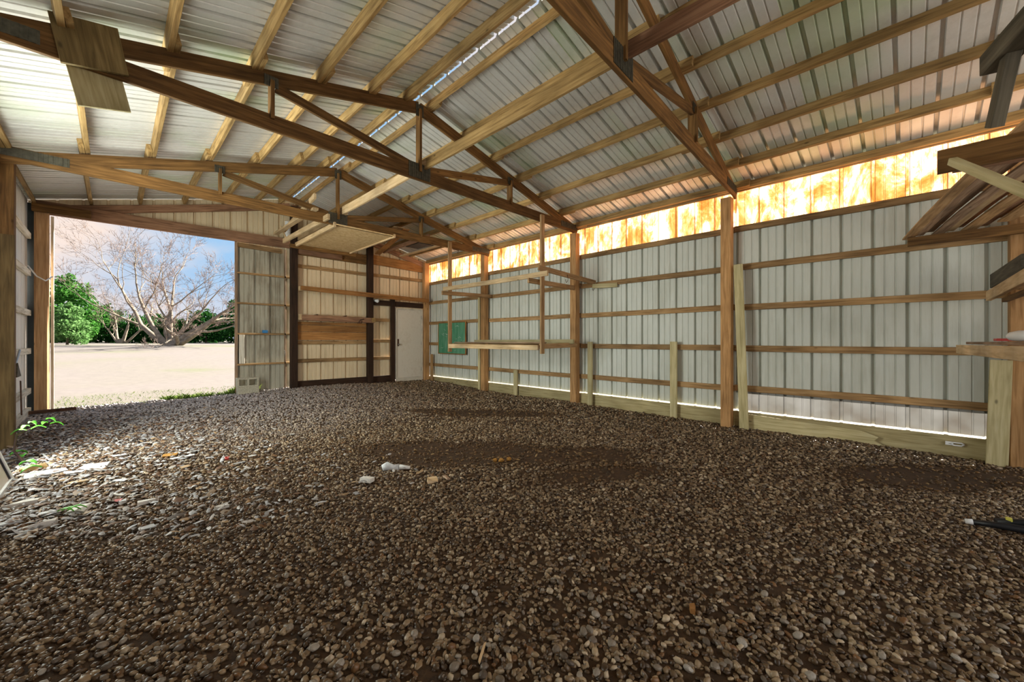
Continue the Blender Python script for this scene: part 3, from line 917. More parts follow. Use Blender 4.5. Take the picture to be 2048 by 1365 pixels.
# ------------------------------------------------------------------ loft of OSB and stored lumber
lo = empty('loft_platform', (3.4, 8.4, 3.3), 'wood sheet loft laid between the far truss and the gable wall', 'platform')
box('osb_sheet', (2.84, 7.36, 3.292), (4.0, 9.55, 3.308), 'osb', lo, b=.001)
beam('edge_board', (4.01, 7.36, 3.30), (4.01, 9.55, 3.30), .035, .07, 'pine', lo)
beam('edge_board', (2.83, 7.36, 3.29), (2.83, 9.55, 3.29), .04, .09, 'pine', lo)
beam('cross_bearer', (2.7, 9.53, 3.25), (4.15, 9.53, 3.25), .05, .08, 'truss', lo)
stored = [((2.66, 7.2, 3.36), (2.60, 9.6, 3.34), .04, .10, 'pine', 'lowest pale stud sticking out at the loft left'),
          ((2.48, 7.3, 3.48), (2.44, 9.58, 3.46), .09, .04, 'pine', 'pale flat stud lying over the loft left edge'),
          ((2.40, 7.1, 3.63), (2.62, 9.62, 3.58), .04, .09, 'pine', 'pale stud angled across the top of the loft pile'),
          ((3.2, 7.6, 3.37), (3.3, 9.7, 3.37), .13, .04, 'purlin', 'tan board lying on the loft sheet'),
          ((4.35, 7.5, 3.52), (4.9, 9.9, 3.46), .14, .03, 'orange', 'orange board sloping behind the far truss'),
          ((4.98, 7.6, 3.52), (5.02, 9.8, 3.52), .04, .09, 'beam', 'brown stud on edge right of the loft'),
          ((5.62, 7.55, 3.50), (5.58, 9.9, 3.50), .10, .03, 'pine', 'pale thin board right of the loft'),
          ((4.3, 7.7, 3.60), (4.55, 9.0, 3.56), .24, .02, 'pine', 'short wide pale board tilted on the right loft pile')]
for p0, p1, w, h, mt, lab in stored:
    o = beam('stored_board', p0, p1, w, h, mt); tag(o, lab, 'board', 'lumber stored on the loft')
o = beam('loft_scrap', (2.50, 9.45, 3.62), (2.66, 9.52, 3.32), .03, .02, 'pine'); tag(o, 'short stick dangling crosswise from the loft boards', 'stick')
o = box('dark_case', (5.15, 8.3, 3.52), (5.5, 8.9, 3.60), 'box'); tag(o, 'flat dark case lying under the roof right of the loft', 'case')
o = empty('wire_hanger', (6.05, 8.0, 3.35), 'thin bent wire hanging from the roof near the far corner', 'wire')
tube('wire', [(5.95, 8.2, 3.60), (6.02, 8.1, 3.47), (6.1, 8.0, 3.44), (6.08, 8.0, 3.36)], .009, 'rust', o)
tube('wire', [(6.1, 8.0, 3.44), (6.17, 7.95, 3.52)], .009, 'rust', o)

# ------------------------------------------------------------------ hanging rack on the right
rk = empty('hanging_rack', (5.4, 6.0, 1.0), 'wooden rack hanging from two trusses beside the right wall', 'rack')
for y, zb in ((4.62, .95), (7.37, .93)):
    beam('hanger', (5.38, y - .0, zb), (5.38, y, 3.42), .04, .09, 'rackwood', rk, up=(1, 0, 0))
beam('rail', (5.33, 4.45, 2.36), (5.33, 7.55, 2.36), .036, .09, 'pine', rk, seg=3, sag=.01)
beam('rail', (5.33, 4.67, 1.06), (5.33, 7.33, 1.06), .036, .09, 'pine', rk, seg=3)
beam('arm', (5.13, 7.32, 2.24), (6.60, 7.32, 2.27), .036, .09, 'rackwood', rk)
beam('arm', (5.22, 4.57, 2.46), (6.57, 4.30, 2.30), .036, .09, 'rackwood', rk)
beam('arm', (5.12, 4.72, 2.24), (6.46, 4.72, 2.23), .036, .09, 'rackwood', rk)
beam('arm', (5.36, 4.66, 1.08), (6.46, 4.66, 1.10), .036, .09, 'rackwood', rk)
beam('arm', (5.36, 7.40, 1.07), (6.46, 7.40, 1.08), .036, .09, 'rackwood', rk)
beam('support_block', (6.45, 4.28, 2.22), (6.62, 3.85, 2.22), .04, .08, 'treated', rk)
for (x, y, z, lab) in ((5.85, 4.42, 2.34, 'wire hook hanging midway along the upper rack arm'), (6.2, 4.36, 2.29, 'wire hook hanging just left of the rack post'), (6.5, 4.28, 2.24, 'wire hook hanging right of the rack post, at the arm end')):
    h = empty('wire_hook', (x, y, z), lab, 'hook', 'hooks on the rack arm')
    tube('hook_wire', [(x, y, z + .05), (x + .015, y, z), (x + .01, y, z - .06), (x - .03, y, z - .10), (x - .055, y, z - .07), (x - .05, y, z - .04)], .005, 'rust', h, 6)
for x, nm, lab in ((6.22, 'resting_plank', 'pale treated plank resting on the lower arms of the hanging rack'),):
    o = beam(nm, (x, 4.55, 1.165), (x, 7.50, 1.155), .04, .085, 'treated'); tag(o, lab, 'board')
o = beam('resting_plank', (5.9, 5.0, 1.14), (5.95, 7.9, 1.135), .09, .025, 'lath'); tag(o, 'thin dark lath lying flat inside the hanging rack', 'board')

# ------------------------------------------------------------------ chalkboard
cb = empty('chalkboard', (6.6, 8.93, .85), 'green chalkboard with faint chalk marks on the right wall', 'chalkboard')
box('board', (6.575, 8.32, .82), (6.59, 9.55, 1.67), 'chalk', cb, b=.001)
for lo_, hi_ in (((6.565, 8.30, .80), (6.597, 8.325, 1.69)), ((6.565, 9.545, .80), (6.597, 9.57, 1.69)), ((6.565, 8.326, 1.665), (6.597, 9.544, 1.69)), ((6.565, 8.326, .80), (6.597, 9.544, .825))):
    box('frame', lo_, hi_, 'orange', cb)
for i in range(22):
    y = random.uniform(8.4, 9.45); z = random.uniform(.9, 1.6); L = random.uniform(.03, .14)
    a = random.uniform(-.5, .5)
    pts_ = [(6.573, y + L * (k/4 - .5) * math.cos(a), z + L * (k/4 - .5) * math.sin(a) + .012 * math.sin(k * 2 + i)) for k in range(5)]
    tube('chalk_mark', pts_, .0035, 'chalkline', cb, 4)

# ------------------------------------------------------------------ stakes and leaning planks on the right wall
def stake(x, y, z1, w, mat, label, lean=0.0, t=.04, zb=-.25):
    o = beam('wall_stake', (x, y, zb), (x, y + lean, z1), w, t, mat, None, up=(1, 0, 0))
    tag(o, label, 'stake', 'stakes along the right wall'); return o
stake(6.56, 2.77, 1.17, .11, 'treated', 'pale stake standing midway between the two near posts')
stake(6.55, 4.40, 1.16, .10, 'treated', 'pale stake standing just right of the rack post')
stake(6.57, 6.45, .50, .11, 'treated', 'short pale stake below the hanging rack')
stake(6.50, 7.66, 2.27, .07, 'treated', 'tall pale board standing left of the far rack post')
stake(6.55, 9.86, .78, .10, 'girt', 'short brown stake in the far corner beside the door')
o = beam('leaning_plank', (6.48, 1.70, -.25), (6.50, 1.79, 2.31), .115, .04, 'treated', None, up=(1, 0, 0))
tag(o, 'tall pale plank standing against the post next to the near wall bay', 'plank')
o = beam('leaning_plank', (6.46, -.63, -.25), (6.47, -.665, .99), .15, .04, 'treated', None, up=(1, 0, 0))
tag(o, 'wide cracked pale plank standing beside the post at the right edge', 'plank')
# broken skirt board lying against the base board
vv = [(-.80, -.02, -.125), (.55, -.02, -.125), (.74, -.02, -.09), (.62, -.02, -.02), (.66, -.02, .03), (.50, -.02, .085), (-.74, -.02, .125)]
n = len(vv); v2 = vv + [(a, .02, c) for a, b, c in vv]
ff = [tuple(range(n)), tuple(reversed(range(n, 2*n)))] + [(i, n+i, n+(i+1) % n, (i+1) % n) for i in range(n)]
mw = Matrix.Translation((6.575, .93, -.015)) @ Matrix.Rotation(-math.pi/2, 4, 'Z')
o = mesh_obj('broken_board', v2, ff, M['treated'], None, mw); tag(o, 'pale board with a splintered end along the base of the near wall bay', 'board')
o = empty('white_latch', (6.59, -.36, .04), 'small white metal latch on the base board near the right edge', 'latch')
tube('latch_loop', [(6.60, -.42, .045), (6.585, -.40, .06), (6.585, -.34, .06), (6.585, -.31, .045), (6.585, -.34, .03), (6.585, -.40, .03), (6.60, -.42, .045)], .008, 'white', o)
box('latch_plate', (6.585, -.34, .025), (6.597, -.28, .065), 'white', o)

# ------------------------------------------------------------------ shelving and lumber rack at the right edge
bn = empty('work_bench', (5.2, -.9, 0), 'rough plank bench running out from the right wall post', 'bench')
beam('bench_front', (6.43, -.37, 1.10), (3.3, -.50, 1.12), .038, .09, 'pine', bn)
for i in range(4):
    y = -.50 - .17 * i - .0
    beam('bench_plank', (6.4, y, 1.165), (3.2, y - .12, 1.18), .16, .025, 'lath', bn)
for (x, y) in ((3.35, -.58), (3.35, -1.05), (6.3, -1.1)):
    beam('bench_leg', (x, y, -.2), (x, y, 1.12), .09, .04, 'pine', bn, up=(1, 0, 0))
s2 = empty('plank_shelf', (5.4, -.9, 1.65), 'tan plank shelf above the bench at the right edge', 'shelf')
beam('shelf_front', (6.44, -.58, 1.655), (3.9, -.60, 1.665), .038, .10, 'pine', s2)
beam('shelf_plank', (6.42, -.74, 1.715), (3.9, -.76, 1.715), .28, .025, 'rackwood', s2)
beam('shelf_cleat', (6.2, -.66, 1.59), (4.0, -.68, 1.59), .04, .04, 'truss', s2)
for x in (3.95,):
    beam('shelf_upright', (x, -.82, 1.19), (x, -.82, 1.70), .09, .04, 'pine', s2, up=(1, 0, 0))
o = beam('wood_block', (6.36, -.63, 1.80), (5.0, -.66, 1.80), .10, .14, 'greywood'); tag(o, 'dark weathered timber block lying on the plank shelf', 'block')
o = beam('thin_stick', (6.30, -.66, 1.885), (5.5, -.69, 1.885), .03, .02, 'pine'); tag(o, 'thin pale stick on top of the dark timber block', 'stick')
v, f = tube_mesh([(4.80, -.53, 1.225), (4.77, -.545, 1.226), (4.68, -.565, 1.228), (4.58, -.585, 1.228), (4.55, -.59, 1.226)], [.018, .034, .04, .038, .02], 12)
o = mesh_obj('white_bottle', v, f, M['white'], None, None, True); tag(o, 'small white bottle lying on the bench top', 'bottle')
o = box('red_rag', (4.90, -.60, 1.19), (5.06, -.48, 1.21), 'red'); tag(o, 'dull red scrap on the bench beside the white bottle', 'scrap')

# lumber rack overhead at right
rr = empty('overhead_rack', (5.2, -.8, 2.3), 'overhead lumber rack of two beams at the right edge', 'rack')
beam('rack_beam', (6.42, .02, 2.315), (6.42, -2.4, 2.315), .04, .10, 'truss', rr)
beam('rack_beam', (3.62, -.12, 2.30), (3.62, -2.4, 2.30), .04, .14, 'truss', rr)
beam('rack_stub', (3.9, -.20, 2.335), (4.0, -.9, 2.335), .04, .07, 'beam', rr)
beam('rack_brace', (3.55, -.18, 2.27), (2.85, -.42, 1.80), .04, .04, 'treated', rr)
beam('rack_hanger', (3.0, -.34, 2.56), (3.13, -.30, 2.27), .05, .06, 'greywood', rr)
beam('rack_tie', (3.15, -.30, 2.60), (2.5, -.48, 2.60), .10, .10, 'greywood', rr)
k = 0
for i in range(11):
    y = .02 - .078 * i
    mt = random.choice(['lath', 'rackwood', 'lath', 'beam', 'pine'])
    x1 = random.uniform(2.6, 3.2)
    z = 2.378 + .021 * (i % 3) + .003 * i
    dirv = Vector((-1, -.17 - .012 * i, 0.0))
    p0 = Vector(((6.56 if i < 8 else 6.38) - .02 * (i % 3), y, z)); p1 = p0 + dirv * (p0.x - x1)
    o = beam('rack_board', p0, p1, random.uniform(.09, .125), .018, mt, None, seg=5, sag=-.05 - .01 * i, twist=random.uniform(-.1, .1))
    nm = ['outermost', 'second', 'third', 'fourth', 'fifth', 'sixth', 'seventh', 'eighth', 'ninth', 'tenth', 'eleventh'][i]
    tag(o, f'{nm} thin brown board on the overhead rack, counted from the far side', 'board', 'boards on the overhead rack')

# black tool on the gravel at right
tl = empty('black_tool', (4.25, -.42, -.05), 'black tubular tool with a white tip lying on the gravel', 'tool')
tube('shaft', [(4.18, -.30, -.055), (4.19, -.42, -.045), (4.20, -.70, -.03), (4.22, -1.0, -.03)], [.017, .022, .03, .034], 'black', tl, 12)
tube('tip', [(4.175, -.27, -.058), (4.18, -.305, -.055)], [.016, .019], 'white', tl, 12)
tube('handle', [(4.28, -.42, -.05), (4.36, -.60, -.03), (4.30, -.9, -.02)], .026, 'black', tl, 10)
o = box('yellow_band', (4.285, -.49, -.032), (4.32, -.46, -.012), 'yellow', tl)
o = box('red_band', (4.34, -.62, -.012), (4.38, -.58, .002), 'red', tl)

# ------------------------------------------------------------------ left side small things
lp = empty('leaning_screen', (-.66, 5.2, -.1), 'white framed panel leaning at the lower left edge', 'panel')
ang = math.radians(-17)
mwp = Matrix.Translation((-.655, 5.25, -.10)) @ Matrix.Rotation(ang, 4, 'Y')
def lbox(name, lo_, hi_, mat):
    o = box(name, lo_, hi_, mat, None, b=.002)
    o.matrix_basis = mwp @ o.matrix_basis
    o.parent = lp; o.matrix_parent_inverse = lp.matrix_basis.inverted()
lbox('panel_face', (-.012, -.55, .04), (.0, .50, 1.25), 'door')
lbox('panel_edge', (-.02, .50, 0), (.02, .55, 1.3), 'white')
lbox('panel_edge', (-.02, -.6, 0), (.02, .498, .045), 'white')
lbox('panel_gasket', (-.0, .475, .05), (.012, .495, 1.25), 'black')
tube('bent_wire', [(-.95, 9.75, 2.36), (-.86, 9.70, 2.20), (-.78, 9.85, 2.15), (-.72, 10.0, 2.24)], .010, 'white')
tag(bpy.data.objects['bent_wire'], 'white bent wire sticking out from the doorway corner post', 'wire')
hoe = empty('garden_hoe', (-.93, 8.6, .6), 'rusty hoe with triangular blade hanging on the white left wall', 'tool')
tube('hoe_handle', [(-.93, 7.95, 1.02), (-.92, 8.02, .5), (-.92, 8.0, .1)], .02, 'rust', hoe)
tube('hoe_neck', [(-.93, 8.0, .86), (-.90, 8.2, .9), (-.90, 8.5, 1.06)], .012, 'steel', hoe)
vv = [(-.90, 8.18, .90), (-.89, 8.02, .72), (-.89, 8.34, .72), (-.88, 8.18, .90), (-.87, 8.02, .72), (-.87, 8.34, .72)]
mesh_obj('hoe_blade', vv, [(0, 1, 2), (3, 5, 4), (0, 3, 4, 1), (1, 4, 5, 2), (2, 5, 3, 0)], M['greywood'], hoe)
o = beam('rusty_strap', (-.93, 8.85, .62), (-.91, 8.75, .15), .012, .05, 'rust', None, up=(0, 1, 0)); tag(o, 'rusty flat iron strap hanging low on the white left wall', 'strap')
o = beam('scrap_rail', (-.95, 9.75, gz(-.9, 9.8) + .05), (-.45, 9.85, gz(-.4, 9.8) + .06), .06, .05, 'rust'); tag(o, 'rusty angle iron lying at the foot of the doorway corner post', 'scrap iron')
o = beam('scrap_stick', (-.83, 8.55, gz(-.8, 8.5) + .04), (-.55, 8.6, gz(-.5, 8.5) + .04), .03, .03, 'rust'); tag(o, 'dark stick on the gravel by the white left wall', 'stick')

def leaf(name, p, L, w, az, tilt, mat, parent=None, label=None, cat=None, group=None, curl=.25, t=.003):
    vs = []; n = 6
    for i in range(n + 1):
        f = i / n; ww = w * math.sin(math.pi * (f * .92 + .06)) * .5
        zc = curl * L * math.sin(math.pi * f)
        for s in (-1, 0, 1): vs.append((L * (f - .5), s * ww, zc + (abs(s) * .18 * w)))
    k = len(vs)
    vs += [(a, b, c - t) for a, b, c in vs]
    fs = []
    for i in range(n):
        for j in range(2):
            a = i * 3 + j; fs.append((a, a+3, a+4, a+1)); fs.append((k+a, k+a+1, k+a+4, k+a+3))
    for i in range(n):
        a = i * 3; fs.append((a, k+a, k+a+3, a+3)); a += 2; fs.append((a, a+3, k+a+3, k+a))
    mw = Matrix.Translation(p) @ Matrix.Rotation(az, 4, 'Z') @ Matrix.Rotation(tilt, 4, 'Y')
    o = mesh_obj(name, vs, fs, M[mat], parent, mw, True)
    if label: tag(o, label, cat, group)
    return o

# weed by the left post
wx, wy = -.62, 6.35
wd = empty('weed', (wx, wy, gz(wx, wy)), 'leafy weed with an arching brown stem at the foot of the left post', 'weed')
g0 = gz(wx, wy)
tube('weed_stem', [(wx, wy, g0), (wx - .10, wy + .1, g0 + .16), (wx - .10, wy + .25, g0 + .30), (wx + .0, wy + .4, g0 + .34), (wx + .08, wy + .45, g0 + .30)], [.012, .01, .008, .006, .004], 'stem', wd)
for i in range(7):
    leaf('weed_leaf', (wx - .08 + .04 * i, wy + .2 + .05 * i, g0 + .33 + .03 * (i % 3)), .11, .045, i * 1.1, -.3 + .1 * i, 'leaf_green', wd)
for i, (x, y) in enumerate(((-.72, 6.75), (-.68, 6.55), (-.60, 6.15), (-.55, 5.85))):
    leaf('weed_leaf', (x, y, gz(x, y) + .06), .14, .07, .6 + i, .1, 'leaf_green', wd)

# litter: individual scraps (x, y from the floor plan)
def scrap(name, x, y, pts, th, mat, label, cat, az=0, tilt=0.0, group=None, dz=.012):
    n = len(pts)
    r = random.Random(label)
    vs = [(a, b, th / 2 + r.uniform(-.3, .6) * th) for a, b in pts] + [(a, b, -th / 2) for a, b in pts]
    fs = [tuple(range(n)), tuple(reversed(range(n, 2 * n)))] + [(i, n + i, n + (i+1) % n, (i+1) % n) for i in range(n)]
    mw = Matrix.Translation((x, y, gz(x, y) + dz + .012)) @ Matrix.Rotation(az, 4, 'Z') @ Matrix.Rotation(tilt, 4, 'X')
    o = mesh_obj(name, vs, fs, M[mat], None, mw); tag(o, label, cat, group); return o
def quad(l, w, j=.32):
    r = random.Random(l * 1000 + w)
    return [(-l/2 * (1 + r.uniform(-j, j)), -w/2), (0, -w/2 * (1 + r.uniform(-j, j))), (l/2, -w/2 * (1 + r.uniform(-j, j))), (l/2 * (1 + r.uniform(-j, j)), w/2), (0, w/2 * (1 + r.uniform(-j, j))), (-l/2, w/2 * (1 + r.uniform(-j, j)))]

LIT = [
 ('paper_scrap', -0.13, 5.72, .20, .12, .03, 'paper', 'crumpled white paper scrap, largest among the litter at left', 'paper', .3, .35),
 ('paper_scrap', -0.45, 5.78, .26, .12, .02, 'paper', 'long bluish paper scrap near the leaning white panel', 'paper', .9, .1),
 ('paper_scrap', -0.28, 5.66, .14, .08, .012, 'paper', 'small bluish flake beside the crumpled paper', 'paper', .5, .1),
 ('wood_chunk', -0.55, 6.05, .17, .05, .04, 'purlin', 'short sawn tan wood chunk among the litter at left', 'wood', 1.0, .2),
 ('foam_scrap', 0.58, 3.7, .085, .035, .025, 'foam', 'white foam piece alone on the gravel left of centre', 'foam', .9, .0),
 ('foam_scrap', 0.19, 4.21, .12, .04, .02, 'foam', 'pale elongated foam sliver left of the white foam piece', 'foam', 1.0, 0),
 ('white_stick', -0.36, 4.19, .14, .035, .03, 'foam', 'thick pale stick in the lower left litter', 'stick', .9, 0),
 ('pale_stick', -0.5, 4.87, .15, .05, .03, 'foam', 'pale rounded scrap beside the leaning panel corner', 'scrap', .8, 0),
 ('paper_scrap', 0.16, 3.67, .09, .04, .006, 'paper', 'small torn white paper in the lower left gravel', 'paper', .8, .1),
 ('red_scrap', 0.02, 4.4, .05, .035, .02, 'red', 'small red plastic scrap in the left litter', 'scrap', .4, .4),
 ('paper_scrap', 0.05, 4.37, .045, .03, .015, 'paper', 'tiny white scrap touching the red one', 'paper', .4, .2),
 ('twig', 0.02, 4.61, .12, .014, .012, 'foam', 'pale broken twig just above the red scrap', 'twig', -.2, .1),
 ('leaf_scrap', 0.43, 5.72, .12, .07, .012, 'ochre', 'yellow dry leaf on the gravel at left', 'leaf', .6, .1),
 ('paper_scrap', 0.52, 5.53, .20, .06, .006, 'paper', 'flat grey flake right of the yellow leaf', 'paper', .9, .0),
 ('pink_scrap', 0.85, 5.13, .04, .04, .02, 'red', 'tiny pinkish scrap on the gravel left of centre', 'scrap', .4, .5),
 ('foam_scrap', 1.63, 3.5, .12, .06, .03, 'foam', 'white foam piece just below the bare soil patch', 'foam', -.3, 0),
 ('tan_stone', 2.03, 3.04, .09, .06, .03, 'pine', 'tan flat stone below the soil patch', 'stone', .3, 0),
 ('stick', 2.17, 3.03, .10, .03, .015, 'lath', 'short weathered stick right of the tan stone', 'stick', -1.0, 0),
 ('stick', 2.09, 3.35, .10, .016, .012, 'pine', 'thin pale splinter beside the soil patch', 'stick', 1.2, 0),
 ('wood_chip', 1.94, 0.73, .055, .022, .018, 'orange', 'small orange wood chip on the near gravel', 'wood', 1.2, 0),
 ('straw', 1.06, 1.23, .10, .008, .006, 'pine', 'thin straw stalk standing out at the bottom edge', 'straw', 1.4, .1),
 ('flake', 0.04, 5.11, .10, .05, .006, 'paper', 'square pale flake right of the crumpled paper', 'paper', .2, .1),
 ('flake', -0.2, 5.31, .16, .05, .01, 'pine', 'long tan flake below the crumpled paper', 'flake', .8, 0),
 ('flake', 0.03, 6.1, .14, .07, .006, 'paper', 'wet grey flake above the crumpled paper', 'flake', .7, 0),
 ('flake', -0.33, 4.45, .10, .05, .008, 'paper', 'white flake in the lowest left litter', 'flake', .9, 0),
 ('flake', -0.18, 4.39, .09, .07, .02, 'foam', 'pale lump beside a green blade in the left litter', 'flake', .2, .4),
 ('flake', -0.52, 4.39, .14, .06, .01, 'paper', 'pale flake at the very left edge', 'flake', .9, 0)]
for (nm, x, y, L, w, th, mt, lab, cat, az, tl_) in LIT:
    scrap(nm, x, y, quad(L, w), th, mt, lab, cat, az - .78, tl_)
# crumpled bottle and clods on the soil patch
x, y = 1.98, 3.63
cbt = empty('crushed_bottle', (x, y, gz(x, y)), 'crushed grey plastic bottle at the edge of the soil patch', 'bottle')
zz = gz(x, y) + .035
tube('bottle_body', [(x - .10, y + .07, zz), (x - .06, y + .05, zz + .012), (x - .01, y + .01, zz - .004), (x + .03, y - .03, zz)], [.03, .045, .03, .034], 'paper', cbt, 9)
tube('bottle_neck', [(x + .03, y - .03, zz), (x + .07, y - .06, zz), (x + .11, y - .10, zz - .005)], [.03, .02, .016], 'white', cbt, 9)
for i, (x, y, lab) in enumerate(((2.87, 3.13, 'leftmost of the three yellow-brown clods on the soil patch'), (2.91, 3.07, 'middle of the three yellow-brown clods on the soil patch'), (2.99, 3.04, 'rightmost of the three yellow-brown clods on the soil patch'))):
    bv, bf = ico(2)
    r = np.random.default_rng(i)
    bv = bv * (1 + .4 * (r.random((len(bv), 1)) - .5)) * .026 * np.array([1.2, .9, .8])
    o = mesh_obj('clod', bv.tolist(), bf.tolist(), M['ochre'], None, Matrix.Translation((x, y, gz(x, y) + .018)))
    tag(o, lab, 'clod', 'yellow clods')
x, y = -0.25, 4.37
bl = empty('green_sprig', (x, y, gz(x, y)), 'bright green sprig in the lower left litter', 'plant')
for i in range(3): leaf('sprig_leaf', (x + .03 * i, y - .03 * i, gz(x, y) + .03 + .01 * i), .10, .025, -.5 + .3 * i, .1, 'leaf_green', bl)

# leaf litter and dark clods at the left and on the soil patches
def build_litter():
    r = np.random.default_rng(21)
    V, F, K = [], [], []; off = 0
    def flake(x, y, L, w, col, zt):
        nonlocal off
        a = r.uniform(0, 6.28); ca, sa = math.cos(a), math.sin(a)
        t1, t2 = r.normal(0, .22, 2)
        z = gz(x, y) + .018 + r.uniform(0, .012)
        loc = [(-.5, -.3), (0, -.5), (.5, -.25), (.5, .3), (.05, .5), (-.45, .35)]
        for (p, q) in loc:
            p *= L * r.uniform(.8, 1.2); q *= w * r.uniform(.8, 1.2)
            V.append((x + p*ca - q*sa, y + p*sa + q*ca, z + p*t1 + q*t2 + r.uniform(0, .006)))
        V.append((x, y, z + .012))
        for i in range(6): F.append((off + 6, off + i, off + (i + 1) % 6))
        K.extend([col] * 7); off += 7
    pal = [(.11, .05, .02), (.17, .085, .035), (.06, .035, .02), (.42, .42, .44), (.30, .29, .29), (.24, .17, .11), (.52, .50, .48), (.36, .24, .13)]
    pr = [.17, .12, .18, .16, .14, .09, .08, .06]
    for i in range(5600):
        # denser toward the left side of the floor
        x = -.85 + 2.6 * abs(r.normal(0, .42)); y = r.uniform(3.1, 8.8)
        L = r.uniform(.02, .06) * (1 if r.random() < .9 else 1.7); c = pal[r.choice(8, p=pr)]
        if x > 2.6 or x + y < 3.6: continue
        flake(x, y, L, L * r.uniform(.35, .7), c, 0)
    for i in range(1500):
        x, y = r.uniform(1.5, 6.4), r.uniform(-.8, 6.5)
        if soil_patch(x, y) < .25: continue
        L = r.uniform(.02, .06)
        flake(x, y, L, L * r.uniform(.15, .6), [(.10, .055, .02), (.18, .11, .04), (.04, .024, .012), (.30, .2, .09)][r.choice(4)], 0)
    o = raw_mesh('leaf_litter', np.array(V), np.array(F), np.array(K), M['litter'], None)
    tag(o, 'dead leaves, flakes and straw strewn over the gravel', 'leaf litter', kind='stuff')
build_litter()

# ------------------------------------------------------------------ grass at the threshold
def build_grass():
    r = np.random.default_rng(3)
    V, F = [], []; off = 0
    for i in range(5200):
        t = r.random()
        if t < .55: x, y = r.uniform(.7, 2.3), 10.38 + abs(r.normal(0, .16)) - .1
        elif t < .7: x, y = r.uniform(-.8, .8), 10.42 + abs(r.normal(0, .12))
        else: x, y = r.uniform(-.75, 2.9), r.uniform(10.45, 12.2)
        hgt = r.uniform(.03, .10) * (1.3 if x > .7 and y < 10.9 else .55)
        if x > 1.75 and y < 10.8: hgt *= 1.5
        z = max(lawn_z(x, y), gz(x, y) if y < 10.3 else -1) - .01
        a = r.uniform(0, 6.28); w = r.uniform(.003, .006); lx, ly = r.normal(0, .4, 2) * hgt
        V += [(x - w*math.cos(a), y - w*math.sin(a), z), (x + w*math.cos(a), y + w*math.sin(a), z), (x + lx*.4, y + ly*.4, z + hgt*.65), (x + lx, y + ly, z + hgt)]
        F += [(off, off+1, off+2), (off+1, off+3, off+2)]; off += 4
    o = mesh_obj('grass', V, F, M['blade']); tag(o, 'short green grass growing along the doorway threshold', 'grass', kind='stuff')
build_grass()

# ------------------------------------------------------------------ trees and hedge beyond
def foliage(name, blobs, n, size, mat, parent, seed):
    r = np.random.default_rng(seed)
    V, F = [], []; off = 0
    w = np.array([b[3] * b[4] for b in blobs]); w = w / w.sum()
    for i in range(n):
        b = blobs[r.choice(len(blobs), p=w)]
        d = r.normal(size=3); d /= np.linalg.norm(d)
        q = r.random() ** .4
        c = np.array(b[:3]) + d * q * np.array([b[3], b[3], b[4]])
        u = r.normal(size=3); u /= np.linalg.norm(u); k = np.cross(u, r.normal(size=3)); k /= np.linalg.norm(k)
        s = size * r.uniform(.6, 1.4)
        u, k = u * s * .5, k * s * .28
        V += [tuple(c - u), tuple(c + k), tuple(c + u), tuple(c - k)]
        F.append((off, off+1, off+2, off+3)); off += 4
    return mesh_obj(name, V, F, M[mat], parent)

def leafy_tree(name, x, y, H, Wd, n, size, mat, label, seed, low=.1, group=None, cat='tree'):
    z = lawn_z(x, y)
    root = empty(name, (x, y, z), label, cat, group)
    r = random.Random(seed)
    blobs = []
    nb = 16
    for i in range(nb):
        f = low + (1 - low) * (i + .5) / nb
        rad = Wd / 2 * math.sin(math.pi * min(1, .18 + .78 * f)) ** .7
        a = i * 2.4 + r.random()
        rr_ = rad * .55
        blobs.append((x + math.cos(a) * rr_, y + math.sin(a) * rr_, z + H * f, rad * r.uniform(.4, .62), H * .13 * r.uniform(.8, 1.3)))
    foliage('foliage', blobs, n, size, mat, root, seed)
    v, f = tube_mesh([(x, y, z - .1), (x + .05, y, z + H * .3), (x - .05, y, z + H * .65)], [H * .03, H * .022, H * .01], 7)
    mesh_obj('trunk', v, f, M['bark_dark'], root, None, True)
    return root
leafy_tree('green_tree', -2.5, 44.9, 2.9, 2.7, 3600, .22, 'leaf_light', 'small light green tree at the left of the doorway view', 1, .12)
leafy_tree('green_tree', -2.9, 56.0, 5.9, 5.2, 5200, .30, 'leaf_mid', 'taller mid green tree behind the small light one', 2, .08)
labs = ['dark green shrub of the hedge at the far left of the doorway view', 'dark shrub just right of the small light green tree', 'dark shrub behind the slim bare tree', 'dark low shrub between the two bare trees',
        'dark shrub right behind the big spreading trunk', 'dark shrub just right of the big trunk', 'full dark shrub near the sliding door edge', 'rightmost dark shrub of the hedge']
for i in range(8):
    t = i / 7
    x, y = -5.6 + t * 17.5, 65.0 - t * 17.0
    leafy_tree('hedge_shrub', x, y, [3.4, 3.3, 3.1, 2.6, 2.4, 3.2, 4.4, 3.6][i], 4.6, 3000, .30, 'leaf_dark', labs[i], 10 + i, .02, 'hedge shrubs', 'shrub')
for i in range(7):
    leafy_tree('distant_bush', -9 + i * 4.2, 74 - i * 3.2, 3.2 + (i % 3) * .5, 6.0, 1500, .4, 'leaf_dark', ['bush of the back row, ' + q for q in ('far left', 'second from left', 'third from left', 'in the middle', 'third from right', 'second from right', 'far right')][i], 40 + i, .0, 'back row bushes', 'bush')

